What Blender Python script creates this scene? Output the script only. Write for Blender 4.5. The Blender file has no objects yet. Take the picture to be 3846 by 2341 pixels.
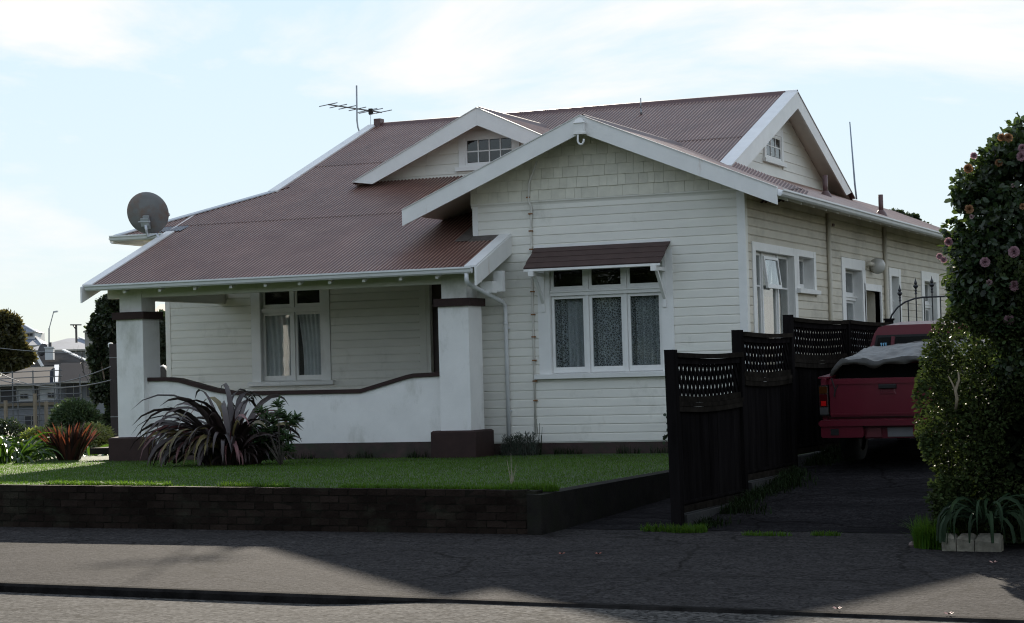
import bpy, bmesh, math, random
import numpy as np
from mathutils import Vector, Matrix
random.seed(7); RNG = np.random.default_rng(11)
S = bpy.context.scene; COL = S.collection
R = math.radians
# ------------------------------------------------------------------ camera
CAM = Vector((9.892, -33.93, 1.162))
FPX, CX, CY, K = 7878.82, 1923.0, 1170.5, 3846/2464
_y, _p, _r = R(22.6330557), R(1.75529226), R(-1.52796948)
_rt = Vector((math.cos(_y), math.sin(_y), 0)); _f0 = Vector((-math.sin(_y), math.cos(_y), 0)); _u0 = Vector((0, 0, 1))
FW = _f0*math.cos(_p)+_u0*math.sin(_p); _u2 = _u0*math.cos(_p)-_f0*math.sin(_p)
RT = _rt*math.cos(_r)+_u2*math.sin(_r); UP = _u2*math.cos(_r)-_rt*math.sin(_r)
cd = bpy.data.cameras.new('camera'); cam = bpy.data.objects.new('camera', cd); COL.objects.link(cam)
cam.matrix_world = Matrix(((RT.x, UP.x, -FW.x, CAM.x), (RT.y, UP.y, -FW.y, CAM.y), (RT.z, UP.z, -FW.z, CAM.z), (0, 0, 0, 1)))
cd.sensor_width = 36; cd.lens = FPX/3846*36; cd.clip_start = .1; cd.clip_end = 5000
S.camera = cam
# ------------------------------------------------------------------ world, sun, exposure
SUN_AZ, SUN_EL = R(22.6), R(16.3)          # azimuth left of +Y
w = bpy.data.worlds.new('World'); S.world = w; w.use_nodes = True
nt = w.node_tree; N = nt.nodes; L = nt.links
for n in list(N): N.remove(n)
sky = N.new('ShaderNodeTexSky'); sky.sky_type = 'NISHITA'; sky.sun_disc = False
sky.sun_elevation = SUN_EL; sky.sun_rotation = -SUN_AZ; sky.air_density = 0.75; sky.dust_density = 0.0; sky.ozone_density = 1.8
tc = N.new('ShaderNodeTexCoord')
mp = N.new('ShaderNodeMapping'); mp.inputs['Scale'].default_value = (1.5, 1.5, 6.0); L.new(tc.outputs['Generated'], mp.inputs[0])
cn = N.new('ShaderNodeTexNoise'); cn.inputs['Scale'].default_value = 2.3; cn.inputs['Detail'].default_value = 9; cn.inputs['Roughness'].default_value = .58; cn.inputs['Distortion'].default_value = .35
L.new(mp.outputs[0], cn.inputs['Vector'])
cr = N.new('ShaderNodeValToRGB'); cr.color_ramp.elements[0].position = .50; cr.color_ramp.elements[1].position = .64; L.new(cn.outputs[0], cr.inputs[0])
mx = N.new('ShaderNodeMixRGB'); mx.inputs[2].default_value = (1.15, 1.13, 1.11, 1)
cm = N.new('ShaderNodeMath'); cm.operation = 'MULTIPLY_ADD'; cm.inputs[1].default_value = .72; cm.inputs[2].default_value = .28; L.new(cr.outputs[0], cm.inputs[0])
L.new(cm.outputs[0], mx.inputs[0])
# highlight roll-off of the camera, the same for every direction of the sky: c/(1+(c+luminance)/2/1.5)
bw = N.new('ShaderNodeRGBToBW'); L.new(sky.outputs[0], bw.inputs[0])
v0 = N.new('ShaderNodeVectorMath'); v0.operation = 'ADD'; L.new(sky.outputs[0], v0.inputs[0]); L.new(bw.outputs[0], v0.inputs[1])
v1 = N.new('ShaderNodeVectorMath'); v1.operation = 'MULTIPLY_ADD'; v1.inputs[1].default_value = (1/2.25,)*3; v1.inputs[2].default_value = (1,1,1); L.new(v0.outputs[0], v1.inputs[0])
v2 = N.new('ShaderNodeVectorMath'); v2.operation = 'DIVIDE'; L.new(sky.outputs[0], v2.inputs[0]); L.new(v1.outputs[0], v2.inputs[1]); L.new(v2.outputs[0], mx.inputs[1])
bg = N.new('ShaderNodeBackground'); bg.inputs[1].default_value = .15; L.new(mx.outputs[0], bg.inputs[0])
wo = N.new('ShaderNodeOutputWorld'); L.new(bg.outputs[0], wo.inputs[0])
sd = bpy.data.lights.new('sun', 'SUN'); sd.energy = 2.0; sd.angle = R(.5); sd.color = (1, .9, .76)
sun = bpy.data.objects.new('sun', sd); COL.objects.link(sun); sun.location = (-20, 60, 40)
SDIR = Vector((-math.sin(SUN_AZ)*math.cos(SUN_EL), math.cos(SUN_AZ)*math.cos(SUN_EL), math.sin(SUN_EL)))
sun.rotation_euler = SDIR.to_track_quat('Z', 'Y').to_euler()
vs = S.view_settings; S.display_settings.display_device = 'sRGB'
vs.view_transform = 'Standard'; vs.look = 'None'; vs.gamma = 1; vs.use_curve_mapping = False; vs.exposure = 2.6
S.cycles.use_denoising = True; S.cycles.denoising_prefilter = 'NONE'; S.cycles.filter_width = 1.15; S.cycles.sample_clamp_indirect = 4; S.cycles.max_bounces = 8; S.cycles.transparent_max_bounces = 16; S.cycles.caustics_reflective = False; S.cycles.caustics_refractive = False

# ------------------------------------------------------------------ helpers
def ray(x, y):                                 # photograph pixel (2464 wide) -> direction, used to place things at their own depth
    return FW+RT*((x*K-CX)/FPX)-UP*((y*K-CY)/FPX)
def PY(x, y, v): d = ray(x, y); return CAM+d*((v-CAM.y)/d.y)
def PX(x, y, v): d = ray(x, y); return CAM+d*((v-CAM.x)/d.x)
def PD(x, y, D): return CAM+ray(x, y)*D

class MB:
    def __init__(s): s.v = []; s.f = []; s.m = []
    def add(s, vs_, fs, mi=0):
        o = len(s.v); s.v += [tuple(a) for a in vs_]; s.f += [tuple(i+o for i in f) for f in fs]; s.m += [mi]*len(fs); return s
    def box(s, x0, x1, y0, y1, z0, z1, mi=0):
        return s.add([(x0,y0,z0),(x1,y0,z0),(x1,y1,z0),(x0,y1,z0),(x0,y0,z1),(x1,y0,z1),(x1,y1,z1),(x0,y1,z1)],
              [(0,3,2,1),(4,5,6,7),(0,1,5,4),(1,2,6,5),(2,3,7,6),(3,0,4,7)], mi)
    def hull(s, a, b, mi=0):                   # two matching rings of points joined with caps
        n = len(a); return s.add(list(a)+list(b), [tuple(range(n-1,-1,-1)), tuple(range(n,2*n))]+[(i,(i+1)%n,n+(i+1)%n,n+i) for i in range(n)], mi)
    def beam(s, p, q, wd, h, up=(0,0,1), mi=0): # bar of section wd x h from p to q
        p = Vector(p); q = Vector(q); d = (q-p).normalized(); u = Vector(up); r = d.cross(u)
        if r.length < 1e-4: r = d.cross(Vector((1,0,0)))
        r.normalize(); u = r.cross(d).normalized(); c = [(-1,-1),(1,-1),(1,1),(-1,1)]
        return s.hull([p+r*(a*wd/2)+u*(b*h/2) for a,b in c], [q+r*(a*wd/2)+u*(b*h/2) for a,b in c], mi)
    def tube(s, pts, rad, n=8, mi=0, cap=True):
        pts = [Vector(p) for p in pts]; rings = []; pr = None
        for i,p in enumerate(pts):
            d = (pts[min(i+1,len(pts)-1)]-pts[max(i-1,0)]).normalized()
            if pr is None: pr = d.cross(Vector((0,0,1)) if abs(d.z)<.9 else Vector((1,0,0))).normalized()
            pr = (pr-d*pr.dot(d)).normalized(); q = d.cross(pr); r = rad[i] if isinstance(rad,(list,tuple)) else rad
            rings.append([p+(pr*math.cos(2*math.pi*k/n)+q*math.sin(2*math.pi*k/n))*r for k in range(n)])
        o = [v for g in rings for v in g]; fs = [(i*n+k,i*n+(k+1)%n,(i+1)*n+(k+1)%n,(i+1)*n+k) for i in range(len(rings)-1) for k in range(n)]
        if cap: fs += [tuple(range(n-1,-1,-1)), tuple((len(rings)-1)*n+k for k in range(n))]
        return s.add(o, fs, mi)
    def lathe(s, c, prof, n=16, mi=0, ax=(0,0,1)):
        A = Vector(ax).normalized(); X = A.orthogonal().normalized(); Y_ = A.cross(X); c = Vector(c)
        o = [c+A*h+(X*math.cos(2*math.pi*k/n)+Y_*math.sin(2*math.pi*k/n))*r for r,h in prof for k in range(n)]
        return s.add(o, [(i*n+k,i*n+(k+1)%n,(i+1)*n+(k+1)%n,(i+1)*n+k) for i in range(len(prof)-1) for k in range(n)], mi)
    def build(s, name, mat, parent=None, smooth=False, loc=None, kind=None):
        me = bpy.data.meshes.new(name); v = s.v
        if loc is not None: v = [(a-loc[0],b-loc[1],c-loc[2]) for a,b,c in v]
        me.from_pydata(v, [], s.f)
        for mm in (mat if isinstance(mat,(list,tuple)) else [mat]): me.materials.append(mm)
        if any(s.m): me.polygons.foreach_set('material_index', s.m)
        if smooth: me.polygons.foreach_set('use_smooth', [True]*len(s.f))
        bm = bmesh.new(); bm.from_mesh(me); bmesh.ops.recalc_face_normals(bm, faces=bm.faces); bm.to_mesh(me); bm.free(); me.update()
        return link(name, me, parent, kind)
def link(name, me, parent=None, kind=None):
    o = bpy.data.objects.new(name, me); COL.objects.link(o)
    if parent is not None: o.parent = parent
    if kind: o['kind'] = kind
    return o
def bulk(name, V, nper, faces_per, mat, parent=None, kind=None, smooth=False):
    """V: (n,nper,3) vertices of n alike pieces; faces_per: list of index tuples (all of one length)."""
    V = np.asarray(V, np.float32); n = V.shape[0]; f = np.array(faces_per, np.int32); k = f.shape[1]
    F_ = (f[None]+(np.arange(n)*nper)[:,None,None]).reshape(-1)
    me = bpy.data.meshes.new(name); me.vertices.add(n*nper); me.vertices.foreach_set('co', V.reshape(-1))
    nf = len(F_)//k; me.loops.add(len(F_)); me.loops.foreach_set('vertex_index', F_.astype(np.int32))
    me.polygons.add(nf); me.polygons.foreach_set('loop_start', np.arange(nf, dtype=np.int32)*k)
    if smooth: me.polygons.foreach_set('use_smooth', np.ones(nf, bool))
    me.materials.append(mat); me.update(calc_edges=True)
    return link(name, me, parent, kind)
def thing(name, label, cat, loc=(0,0,0), group=None):
    o = bpy.data.objects.new(name, None); COL.objects.link(o); o.location = loc; o.empty_display_size = .1
    return tag(o, label, cat, group)
def tag(o, label, cat, group=None):
    o['label'] = label; o['category'] = cat
    if group: o['group'] = group
    return o

# ------------------------------------------------------------------ materials
def lin(r, g, b): return tuple(((c/255)/12.92 if c/255 <= .04045 else ((c/255+.055)/1.055)**2.4) for c in (r,g,b))
def M(name, col, rough=.6, var=.12, scale=3.0, bump=0, bscale=60, metal=0, spec=.5, col2=None, lo=.35, hi=.7, stretch=(1,1,1),
      rnd=0, island=0, transl=0, tcol=None, coat=0, dirt=None, world=False):
    m = bpy.data.materials.new(name); m.use_nodes = True; t = m.node_tree; n = t.nodes; l = t.links
    b = n['Principled BSDF']; out = n['Material Output']
    b.inputs['Roughness'].default_value = rough; b.inputs['Metallic'].default_value = metal; b.inputs['Specular IOR Level'].default_value = spec
    if coat: b.inputs['Coat Weight'].default_value = coat; b.inputs['Coat Roughness'].default_value = .08
    tcn = n.new('ShaderNodeTexCoord'); ma = n.new('ShaderNodeMapping'); ma.inputs['Scale'].default_value = stretch; l.new(n.new('ShaderNodeNewGeometry').outputs['Position'] if world else tcn.outputs['Object'], ma.inputs[0])
    nz = n.new('ShaderNodeTexNoise'); nz.inputs['Scale'].default_value = scale; nz.inputs['Detail'].default_value = 6; nz.inputs['Roughness'].default_value = .62; l.new(ma.outputs[0], nz.inputs['Vector'])
    rp = n.new('ShaderNodeValToRGB'); l.new(nz.outputs[0], rp.inputs[0])
    e = rp.color_ramp.elements; e[0].position = lo; e[1].position = hi
    c2 = col2 or tuple(min(1,c*(1+var)) for c in col); c1 = col if col2 else tuple(c*(1-var) for c in col)
    e[0].color = (*c1,1); e[1].color = (*c2,1); cur = rp.outputs[0]
    if dirt:                                   # stains: (colour, scale, lo, hi, stretch)
        dc, dsx, dlo, dhi, dst = dirt
        ma2 = n.new('ShaderNodeMapping'); ma2.inputs['Scale'].default_value = dst; l.new(n.new('ShaderNodeNewGeometry').outputs['Position'] if world else tcn.outputs['Object'], ma2.inputs[0])
        n2 = n.new('ShaderNodeTexNoise'); n2.inputs['Scale'].default_value = dsx; n2.inputs['Detail'].default_value = 8; n2.inputs['Roughness'].default_value = .68; l.new(ma2.outputs[0], n2.inputs['Vector'])
        r2 = n.new('ShaderNodeValToRGB'); r2.color_ramp.elements[0].position = dlo; r2.color_ramp.elements[1].position = dhi; l.new(n2.outputs[0], r2.inputs[0])
        x2 = n.new('ShaderNodeMixRGB'); l.new(r2.outputs[0], x2.inputs[0]); l.new(cur, x2.inputs[1]); x2.inputs[2].default_value = (*dc,1); cur = x2.outputs[0]
    if rnd or island:
        src = n.new('ShaderNodeNewGeometry').outputs['Random Per Island'] if island else n.new('ShaderNodeObjectInfo').outputs['Random']
        a = island or rnd
        mr = n.new('ShaderNodeMapRange'); mr.inputs[3].default_value = 1-a; mr.inputs[4].default_value = 1+a; l.new(src, mr.inputs[0])
        hs = n.new('ShaderNodeHueSaturation'); l.new(cur, hs.inputs['Color']); l.new(mr.outputs[0], hs.inputs['Value']); cur = hs.outputs[0]
        if island:
            m2 = n.new('ShaderNodeMapRange'); m2.inputs[3].default_value = .47; m2.inputs[4].default_value = .52; l.new(src, m2.inputs[0]); l.new(m2.outputs[0], hs.inputs['Hue'])
    l.new(cur, b.inputs['Base Color'])
    if bump:
        bz = n.new('ShaderNodeTexNoise'); bz.inputs['Scale'].default_value = bscale; bz.inputs['Detail'].default_value = 4; l.new(ma.outputs[0], bz.inputs['Vector'])
        bp = n.new('ShaderNodeBump'); bp.inputs['Strength'].default_value = bump; bp.inputs['Distance'].default_value = .01; l.new(bz.outputs[0], bp.inputs['Height']); l.new(bp.outputs[0], b.inputs['Normal'])
    if transl:
        tr = n.new('ShaderNodeBsdfTranslucent'); xs = n.new('ShaderNodeMixShader'); xs.inputs[0].default_value = transl
        if tcol: tr.inputs[0].default_value = (*tcol,1)
        else: l.new(cur, tr.inputs[0])
        l.new(b.outputs[0], xs.inputs[1]); l.new(tr.outputs[0], xs.inputs[2]); l.new(xs.outputs[0], out.inputs[0])
    return m
def glass(name, tint=(.9,.92,.92), ior=1.5, rough=.01):
    m = bpy.data.materials.new(name); m.use_nodes = True; t = m.node_tree; n = t.nodes; l = t.links; n.remove(n['Principled BSDF'])
    a = n.new('ShaderNodeBsdfTransparent'); a.inputs[0].default_value = (*tint,1); g = n.new('ShaderNodeBsdfGlossy'); g.inputs['Roughness'].default_value = rough
    ge = n.new('ShaderNodeNewGeometry'); dt = n.new('ShaderNodeVectorMath'); dt.operation = 'DOT_PRODUCT'; l.new(ge.outputs['Incoming'], dt.inputs[0]); l.new(ge.outputs['Normal'], dt.inputs[1])
    def mth(op, a_, b_):
        q = n.new('ShaderNodeMath'); q.operation = op
        for i_, v_ in enumerate((a_, b_)):
            if v_ is None: continue
            if isinstance(v_, (int, float)): q.inputs[i_].default_value = v_
            else: l.new(v_, q.inputs[i_])
        return q.outputs[0]
    f0 = ((ior-1)/(ior+1))**2*1.2; fr = mth('ADD', mth('MULTIPLY', mth('POWER', mth('SUBTRACT', 1, mth('ABSOLUTE', dt.outputs['Value'], None)), 5), 1-f0), f0)
    x = n.new('ShaderNodeMixShader')
    nz = n.new('ShaderNodeTexNoise'); nz.inputs['Scale'].default_value = 3; bp = n.new('ShaderNodeBump'); bp.inputs['Strength'].default_value = .06; bp.inputs['Distance'].default_value = .02
    l.new(nz.outputs[0], bp.inputs['Height']); l.new(bp.outputs[0], g.inputs['Normal'])
    l.new(fr, x.inputs[0]); l.new(a.outputs[0], x.inputs[1]); l.new(g.outputs[0], x.inputs[2]); l.new(x.outputs[0], n['Material Output'].inputs[0]); return m

WHITE = M('white_trim_paint', (.77,.765,.745), .45, .05, 2.5, .08, 90, dirt=((.42,.40,.33), 2.2, .60, .95, (1,1,.35)))
BARGE = M('weathered_barge_paint', (.77,.765,.745), .45, .05, 2.5, .08, 90, dirt=((.34,.20,.09), 1.9, .63, .83, (2.2,2.2,.4)))
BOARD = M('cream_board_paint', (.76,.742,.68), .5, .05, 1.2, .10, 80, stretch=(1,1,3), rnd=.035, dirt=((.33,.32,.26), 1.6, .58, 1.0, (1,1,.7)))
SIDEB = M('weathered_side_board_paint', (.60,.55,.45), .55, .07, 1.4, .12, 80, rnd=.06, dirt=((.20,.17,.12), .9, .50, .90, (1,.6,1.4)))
SHING = M('cream_shingle_paint', (.66,.635,.54), .6, .08, 6, .2, 70, rnd=.07, dirt=((.22,.19,.11), 9, .66, .86, (1,1,1)))
STUCCO = M('white_stucco', (.78,.77,.745), .75, .05, 2.0, .35, 120, dirt=((.30,.30,.23), 1.5, .53, .90, (1,1,.5)))
BROWN = M('dark_brown_paint', (.034,.018,.016), .65, .18, 5, .2, 90, spec=.25)
DOORB = M('front_door_brown', (.035,.017,.014), .4, .2, 4)
ROOF = M('weathered_red_brown_iron', (.095,.040,.033), .38, .2, 1.1, 0, 40, spec=.4, stretch=(1,.35,1), dirt=((.06,.045,.042), .7, .52, .9, (1,.5,1)))
def rib_highlight(m, col, lo, hi):
    """pale highlight painted along the rib tops, in broken streaks (mesh attribute 'rib')"""
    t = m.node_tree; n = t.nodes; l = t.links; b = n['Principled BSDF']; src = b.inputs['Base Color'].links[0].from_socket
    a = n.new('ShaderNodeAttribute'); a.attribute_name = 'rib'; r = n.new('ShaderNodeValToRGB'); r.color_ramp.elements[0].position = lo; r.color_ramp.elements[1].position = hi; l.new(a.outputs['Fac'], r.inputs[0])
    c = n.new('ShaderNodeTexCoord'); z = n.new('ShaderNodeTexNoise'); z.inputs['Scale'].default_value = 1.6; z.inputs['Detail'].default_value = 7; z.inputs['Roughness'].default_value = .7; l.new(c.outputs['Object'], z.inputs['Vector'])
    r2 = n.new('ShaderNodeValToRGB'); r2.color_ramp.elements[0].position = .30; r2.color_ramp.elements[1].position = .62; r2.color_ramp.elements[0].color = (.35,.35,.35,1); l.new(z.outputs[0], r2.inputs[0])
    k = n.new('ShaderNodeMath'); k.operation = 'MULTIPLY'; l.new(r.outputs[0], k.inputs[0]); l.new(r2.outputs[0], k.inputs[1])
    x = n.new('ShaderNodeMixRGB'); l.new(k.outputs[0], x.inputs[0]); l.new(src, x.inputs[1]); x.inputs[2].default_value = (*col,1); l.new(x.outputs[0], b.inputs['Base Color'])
rib_highlight(ROOF, (.36,.23,.18), .52, .95)  # rib-top highlights put into the colour to sharpen the corrugation
RIDGE = M('red_brown_ridge_metal', (.10,.052,.050), .45, .12, 2)
NAIL = M('lead_nail_heads', (.35,.33,.31), .35, .1, 3, metal=.3)
FLASH = M('white_barge_flashing', (.72,.72,.71), .38, .06, 3, .1, 25, dirt=((.25,.15,.08), 5, .68, .85, (1,1,1)))
APRON = M('lichened_flashing', (.10,.085,.075), .7, .3, 8, .3, 40, dirt=((.5,.48,.44), 14, .68, .78, (1,1,1)))
GUT = M('white_gutter_metal', (.70,.71,.71), .4, .06, 3, dirt=((.25,.25,.24), 6, .62, .9, (1,1,1)))
PIPE = M('white_pipe', (.70,.71,.72), .4, .05, 3)
RUST = M('rusted_clip', (.22,.095,.03), .8, .4, 30)
GALV = M('grey_galvanised', (.30,.32,.34), .4, .2, 5, metal=.6)
HOOD = M('brown_hood_boards', (.062,.036,.032), .65, .15, 5, .3, 60, dirt=((.16,.15,.14), 3.2, .66, .74, (1,1,1)))
PANE = glass('window_glass'); DARKP = glass('dark_glass', (.35,.33,.30))
DARK = M('dark_interior', (.02,.018,.016), .9)
LACE = None
FENCE = M('black_stained_timber', (.011,.0098,.0100), 1, .35, 6, .4, 30, spec=.0, stretch=(1,1,.15), rnd=.2)
FENCET = M('weathered_fence_rail', (.022,.019,.016), 1, .35, 8, .4, 30, rnd=.15, spec=.0)
CONC = M('dark_stained_concrete', (.020,.0185,.016), .95, .3, 5, .6, 60, spec=.08, dirt=((.012,.016,.007), 2.5, .5, .75, (1,1,1)))
FOOT = M('fence_footing_concrete', (.020,.020,.019), .95, .35, 7, .6, 50)
BRICK = M('old_dark_brick', (.021,.0150,.0120), .95, .35, 3, 1.0, 45, spec=.05, rnd=.30, world=True, dirt=((.040,.043,.030), 1.7, .52, .86, (1,1,1.6)))
MORT = M('mossy_mortar', (.015,.013,.010), .95, .4, 10, .8, 60, spec=.05, world=True, dirt=((.040,.043,.030), 1.7, .52, .86, (1,1,1.6)))
CREAMW = M('cream_block', (.26,.24,.19), .95, .35, 6, .9, 25, dirt=((.05,.055,.03),5,.5,.75,(1,1,1)))

def groundmat(name, col, col2, grain, gs, bump, big=.25, rough=.9, spec=.3):
    m = bpy.data.materials.new(name); m.use_nodes = True; t = m.node_tree; n = t.nodes; l = t.links; b = n['Principled BSDF']
    b.inputs['Roughness'].default_value = rough; b.inputs['Specular IOR Level'].default_value = spec
    tcn = n.new('ShaderNodeTexCoord')
    v = n.new('ShaderNodeTexVoronoi'); v.inputs['Scale'].default_value = gs; l.new(tcn.outputs['Object'], v.inputs['Vector'])
    r = n.new('ShaderNodeValToRGB'); l.new(v.outputs['Color'], r.inputs[0]); r.color_ramp.elements[0].color = (*[c*(1-grain) for c in col],1); r.color_ramp.elements[1].color = (*[c*(1+grain) for c in col],1)
    a = n.new('ShaderNodeTexNoise'); a.inputs['Scale'].default_value = .8; a.inputs['Detail'].default_value = 9; a.inputs['Roughness'].default_value = .7
    ma = n.new('ShaderNodeMapping'); ma.inputs['Scale'].default_value = (.5,2.2,1); l.new(tcn.outputs['Object'], ma.inputs[0]); l.new(ma.outputs[0], a.inputs['Vector'])
    r2 = n.new('ShaderNodeValToRGB'); r2.color_ramp.elements[0].position = .38; r2.color_ramp.elements[1].position = .68; l.new(a.outputs[0], r2.inputs[0])
    x = n.new('ShaderNodeMixRGB'); mm = n.new('ShaderNodeMath'); mm.operation = 'MULTIPLY'; mm.inputs[1].default_value = big*2.4; l.new(r2.outputs[0], mm.inputs[0]); l.new(mm.outputs[0], x.inputs[0])
    l.new(r.outputs[0], x.inputs[1]); x.inputs[2].default_value = (*col2,1); cv = n.new('ShaderNodeTexVoronoi'); cv.feature = 'DISTANCE_TO_EDGE'; cv.inputs['Scale'].default_value = .45
    dz_ = n.new('ShaderNodeTexNoise'); dz_.inputs['Scale'].default_value = 1.7; dz_.inputs['Detail'].default_value = 5; l.new(tcn.outputs['Object'], dz_.inputs['Vector'])
    ad = n.new('ShaderNodeMixRGB'); ad.blend_type = 'ADD'; ad.inputs[0].default_value = .55; l.new(tcn.outputs['Object'], ad.inputs[1]); l.new(dz_.outputs['Color'], ad.inputs[2]); l.new(ad.outputs[0], cv.inputs['Vector'])
    cr_ = n.new('ShaderNodeValToRGB'); cr_.color_ramp.elements[0].position = .004; cr_.color_ramp.elements[1].position = .013; cr_.color_ramp.elements[0].color = (.62,.62,.60,1); l.new(cv.outputs['Distance'], cr_.inputs[0])
    mu = n.new('ShaderNodeMixRGB'); mu.blend_type = 'MULTIPLY'; mu.inputs[0].default_value = 1; l.new(x.outputs[0], mu.inputs[1]); l.new(cr_.outputs[0], mu.inputs[2])
    pv = n.new('ShaderNodeTexNoise'); pv.inputs['Scale'].default_value = 14; pv.inputs['Detail'].default_value = 2; l.new(ma.outputs[0], pv.inputs['Vector'])
    pr = n.new('ShaderNodeValToRGB'); pr.color_ramp.elements[0].position = .3; pr.color_ramp.elements[1].position = .7; pr.color_ramp.elements[0].color = (.68,.68,.68,1); pr.color_ramp.elements[1].color = (1.3,1.28,1.24,1); l.new(pv.outputs[0], pr.inputs[0])
    mv = n.new('ShaderNodeMixRGB'); mv.blend_type = 'MULTIPLY'; mv.inputs[0].default_value = 1; l.new(mu.outputs[0], mv.inputs[1]); l.new(pr.outputs[0], mv.inputs[2]); l.new(mv.outputs[0], b.inputs['Base Color'])
    bz = n.new('ShaderNodeTexNoise'); bz.inputs['Scale'].default_value = gs*.8; bz.inputs['Detail'].default_value = 3; l.new(tcn.outputs['Object'], bz.inputs['Vector'])
    bp = n.new('ShaderNodeBump'); bp.inputs['Strength'].default_value = bump; bp.inputs['Distance'].default_value = .012; l.new(bz.outputs[0], bp.inputs['Height']); l.new(bp.outputs[0], b.inputs['Normal']); return m
ASPH = groundmat('footpath_asphalt', (.037,.035,.0352), (.022,.021,.0215), .8, 42, .8, rough=1, spec=.02)
DRIVE = groundmat('driveway_asphalt', (.024,.023,.0245), (.013,.0127,.0138), .6, 45, .8, .4, 1, 0)
ROADM = groundmat('road_chip_seal', (.062,.060,.058), (.036,.035,.034), 1.0, 34, .8, .15, 1, .02)
EARTH = groundmat('earth', (.06,.052,.036), (.045,.06,.025), .4, 20, .6)
LAWNM = groundmat('lawn_turf', (.026,.050,.010), (.040,.068,.012), .4, 60, .8)
FAR = groundmat('far_ground', (.030,.042,.018), (.045,.050,.030), .4, 3, .2, .25, 1, 0)

# ------------------------------------------------------------------ ground
def footZ(x, y): return -.5-.009*(x-1.65)-.018*(-13.67-y)
def kerbY(x): return -18.6-.055*x
def wallZ(x): return .008-.0135*(x+1.6) if x > -5.2 else .05+.004*(-5.2-x)
def lawnZ(x, y):
    zw = wallZ(min(x,1.6))-.035; t = min(max((y+13.4)/11.4, 0), 1); return zw+(-.215-zw)*t
def driveZ(y): return -.515+.098*max(0, min(y+13.0, 6.0))+.02*max(0, y+7)
def grid(name, x0, x1, nx, y0, y1, ny, fz, mat, kind='structure'):
    me = bpy.data.meshes.new(name); xs = np.linspace(x0,x1,nx+1); fy0 = y0 if callable(y0) else (lambda x: y0); fy1 = y1 if callable(y1) else (lambda x: y1)
    v = []
    for x in xs:
        a, b = fy0(x), fy1(x)
        for j in range(ny+1):
            y = a+(b-a)*j/ny; v.append((x, y, fz(x,y)))
    f = [(i*(ny+1)+j,(i+1)*(ny+1)+j,(i+1)*(ny+1)+j+1,i*(ny+1)+j+1) for i in range(nx) for j in range(ny)]
    me.from_pydata(v,[],f); me.polygons.foreach_set('use_smooth',[True]*len(f)); me.materials.append(mat); me.update()
    return link(name, me, None, kind)
def terr(x, y):
    d = max(0, min(1, (y-14)/55)); return -.95-2.6*d
grid('ground', -700, 700, 60, -700, 900, 80, terr, FAR)
grid('footpath', -30, 30, 60, lambda x: kerbY(x)+.15, -13.0, 12, footZ, ASPH)
def roadZ(x, y):
    k = footZ(x, kerbY(x)); d = kerbY(x)-y
    ramp = min(1, max(0, (x-1.7)/1.3)); ramp = ramp*ramp*(3-2*ramp)
    edge = -.068+.052*ramp*max(0, 1-max(0,d-.1)/1.3)
    return k+edge+.02*min(d,6)*(1 if d < 6 else 1)+(.0 if d<6 else -.02*(d-6) if d<12 else -.12)
grid('road', -30, 30, 200, lambda x: kerbY(x)-16, kerbY, 60, roadZ, ROADM)
k = MB(); xs = np.linspace(-30, 30, 121)
for a, b in zip(xs[:-1], xs[1:]):
    ring = lambda x: [(x, kerbY(x)+.15, footZ(x,kerbY(x))+.006), (x, kerbY(x)+.03, footZ(x,kerbY(x))+.008), (x, kerbY(x), footZ(x,kerbY(x))-.015), (x, kerbY(x)-.012, footZ(x,kerbY(x))-.30)]
    A, B = ring(a), ring(b); k.add(A+B, [(i,i+4,i+5,i+1) for i in range(3)])
k.build('kerb', M('dark_kerb_stone', (.017,.016,.0155), 1, .45, 5, .8, 40, spec=.01, dirt=((.11,.12,.10), 7, .66, .8, (1,1,1))), None, False, None, 'structure')
grid('driveway', 3.02, 6.4, 10, -13.0, 20, 40, lambda x, y: driveZ(y)+(footZ(x,-13)+.515)*max(0,1-(y+13)/3)+.004, DRIVE)
grid('garden_path', 1.72, 2.95, 4, -13.0, 2, 20, lambda x, y: footZ(x,-13.0)+.004+max(0,min(1,(y+13)/9))*.26, DRIVE)
grid('lawn', -24, 1.55, 50, -13.38, 3, 30, lambda x, y: lawnZ(x,y), LAWNM)
grid('garden_soil', -40, -11.9, 20, 1, 24, 12, lambda x, y: -.30, EARTH)
grid('right_garden_soil', 6.4, 16, 10, -13.9, 14, 12, lambda x, y: max(footZ(x,-13.9), driveZ(y))-.02, EARTH)

# brick retaining wall: six courses of separate bricks
rw = thing('brick_retaining_wall', 'low dark brick retaining wall along the footpath below the lawn', 'wall', (-2.0,-13.6,-.5))
def loc_of(o): return tuple(o.location)
bk = MB(); ch, bl = .0, .232
bv = [MB().box(-.112,.112,-.055,.055,-.034,.034) for _ in range(1)]
brick_mes = []
for i in range(5):
    m_ = MB(); jx = [random.uniform(-.006,.006) for _ in range(8)]
    pts = []
    for q,(sx,sy,sz) in enumerate([(-1,-1,-1),(1,-1,-1),(1,1,-1),(-1,1,-1),(-1,-1,1),(1,-1,1),(1,1,1),(-1,1,1)]):
        pts.append((sx*(.110+jx[q]*.6), sy*.055+jx[q]*.7, sz*(.0335+jx[(q+3)%8]*.4)))
    m_.add(pts, [(0,3,2,1),(4,5,6,7),(0,1,5,4),(1,2,6,5),(2,3,7,6),(3,0,4,7)])
    me = bpy.data.meshes.new('brick'); me.from_pydata(m_.v,[],m_.f); me.materials.append(BRICK); brick_mes.append(me)
L0 = Vector(rw.location); rest = MB()
nb = 0
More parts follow.
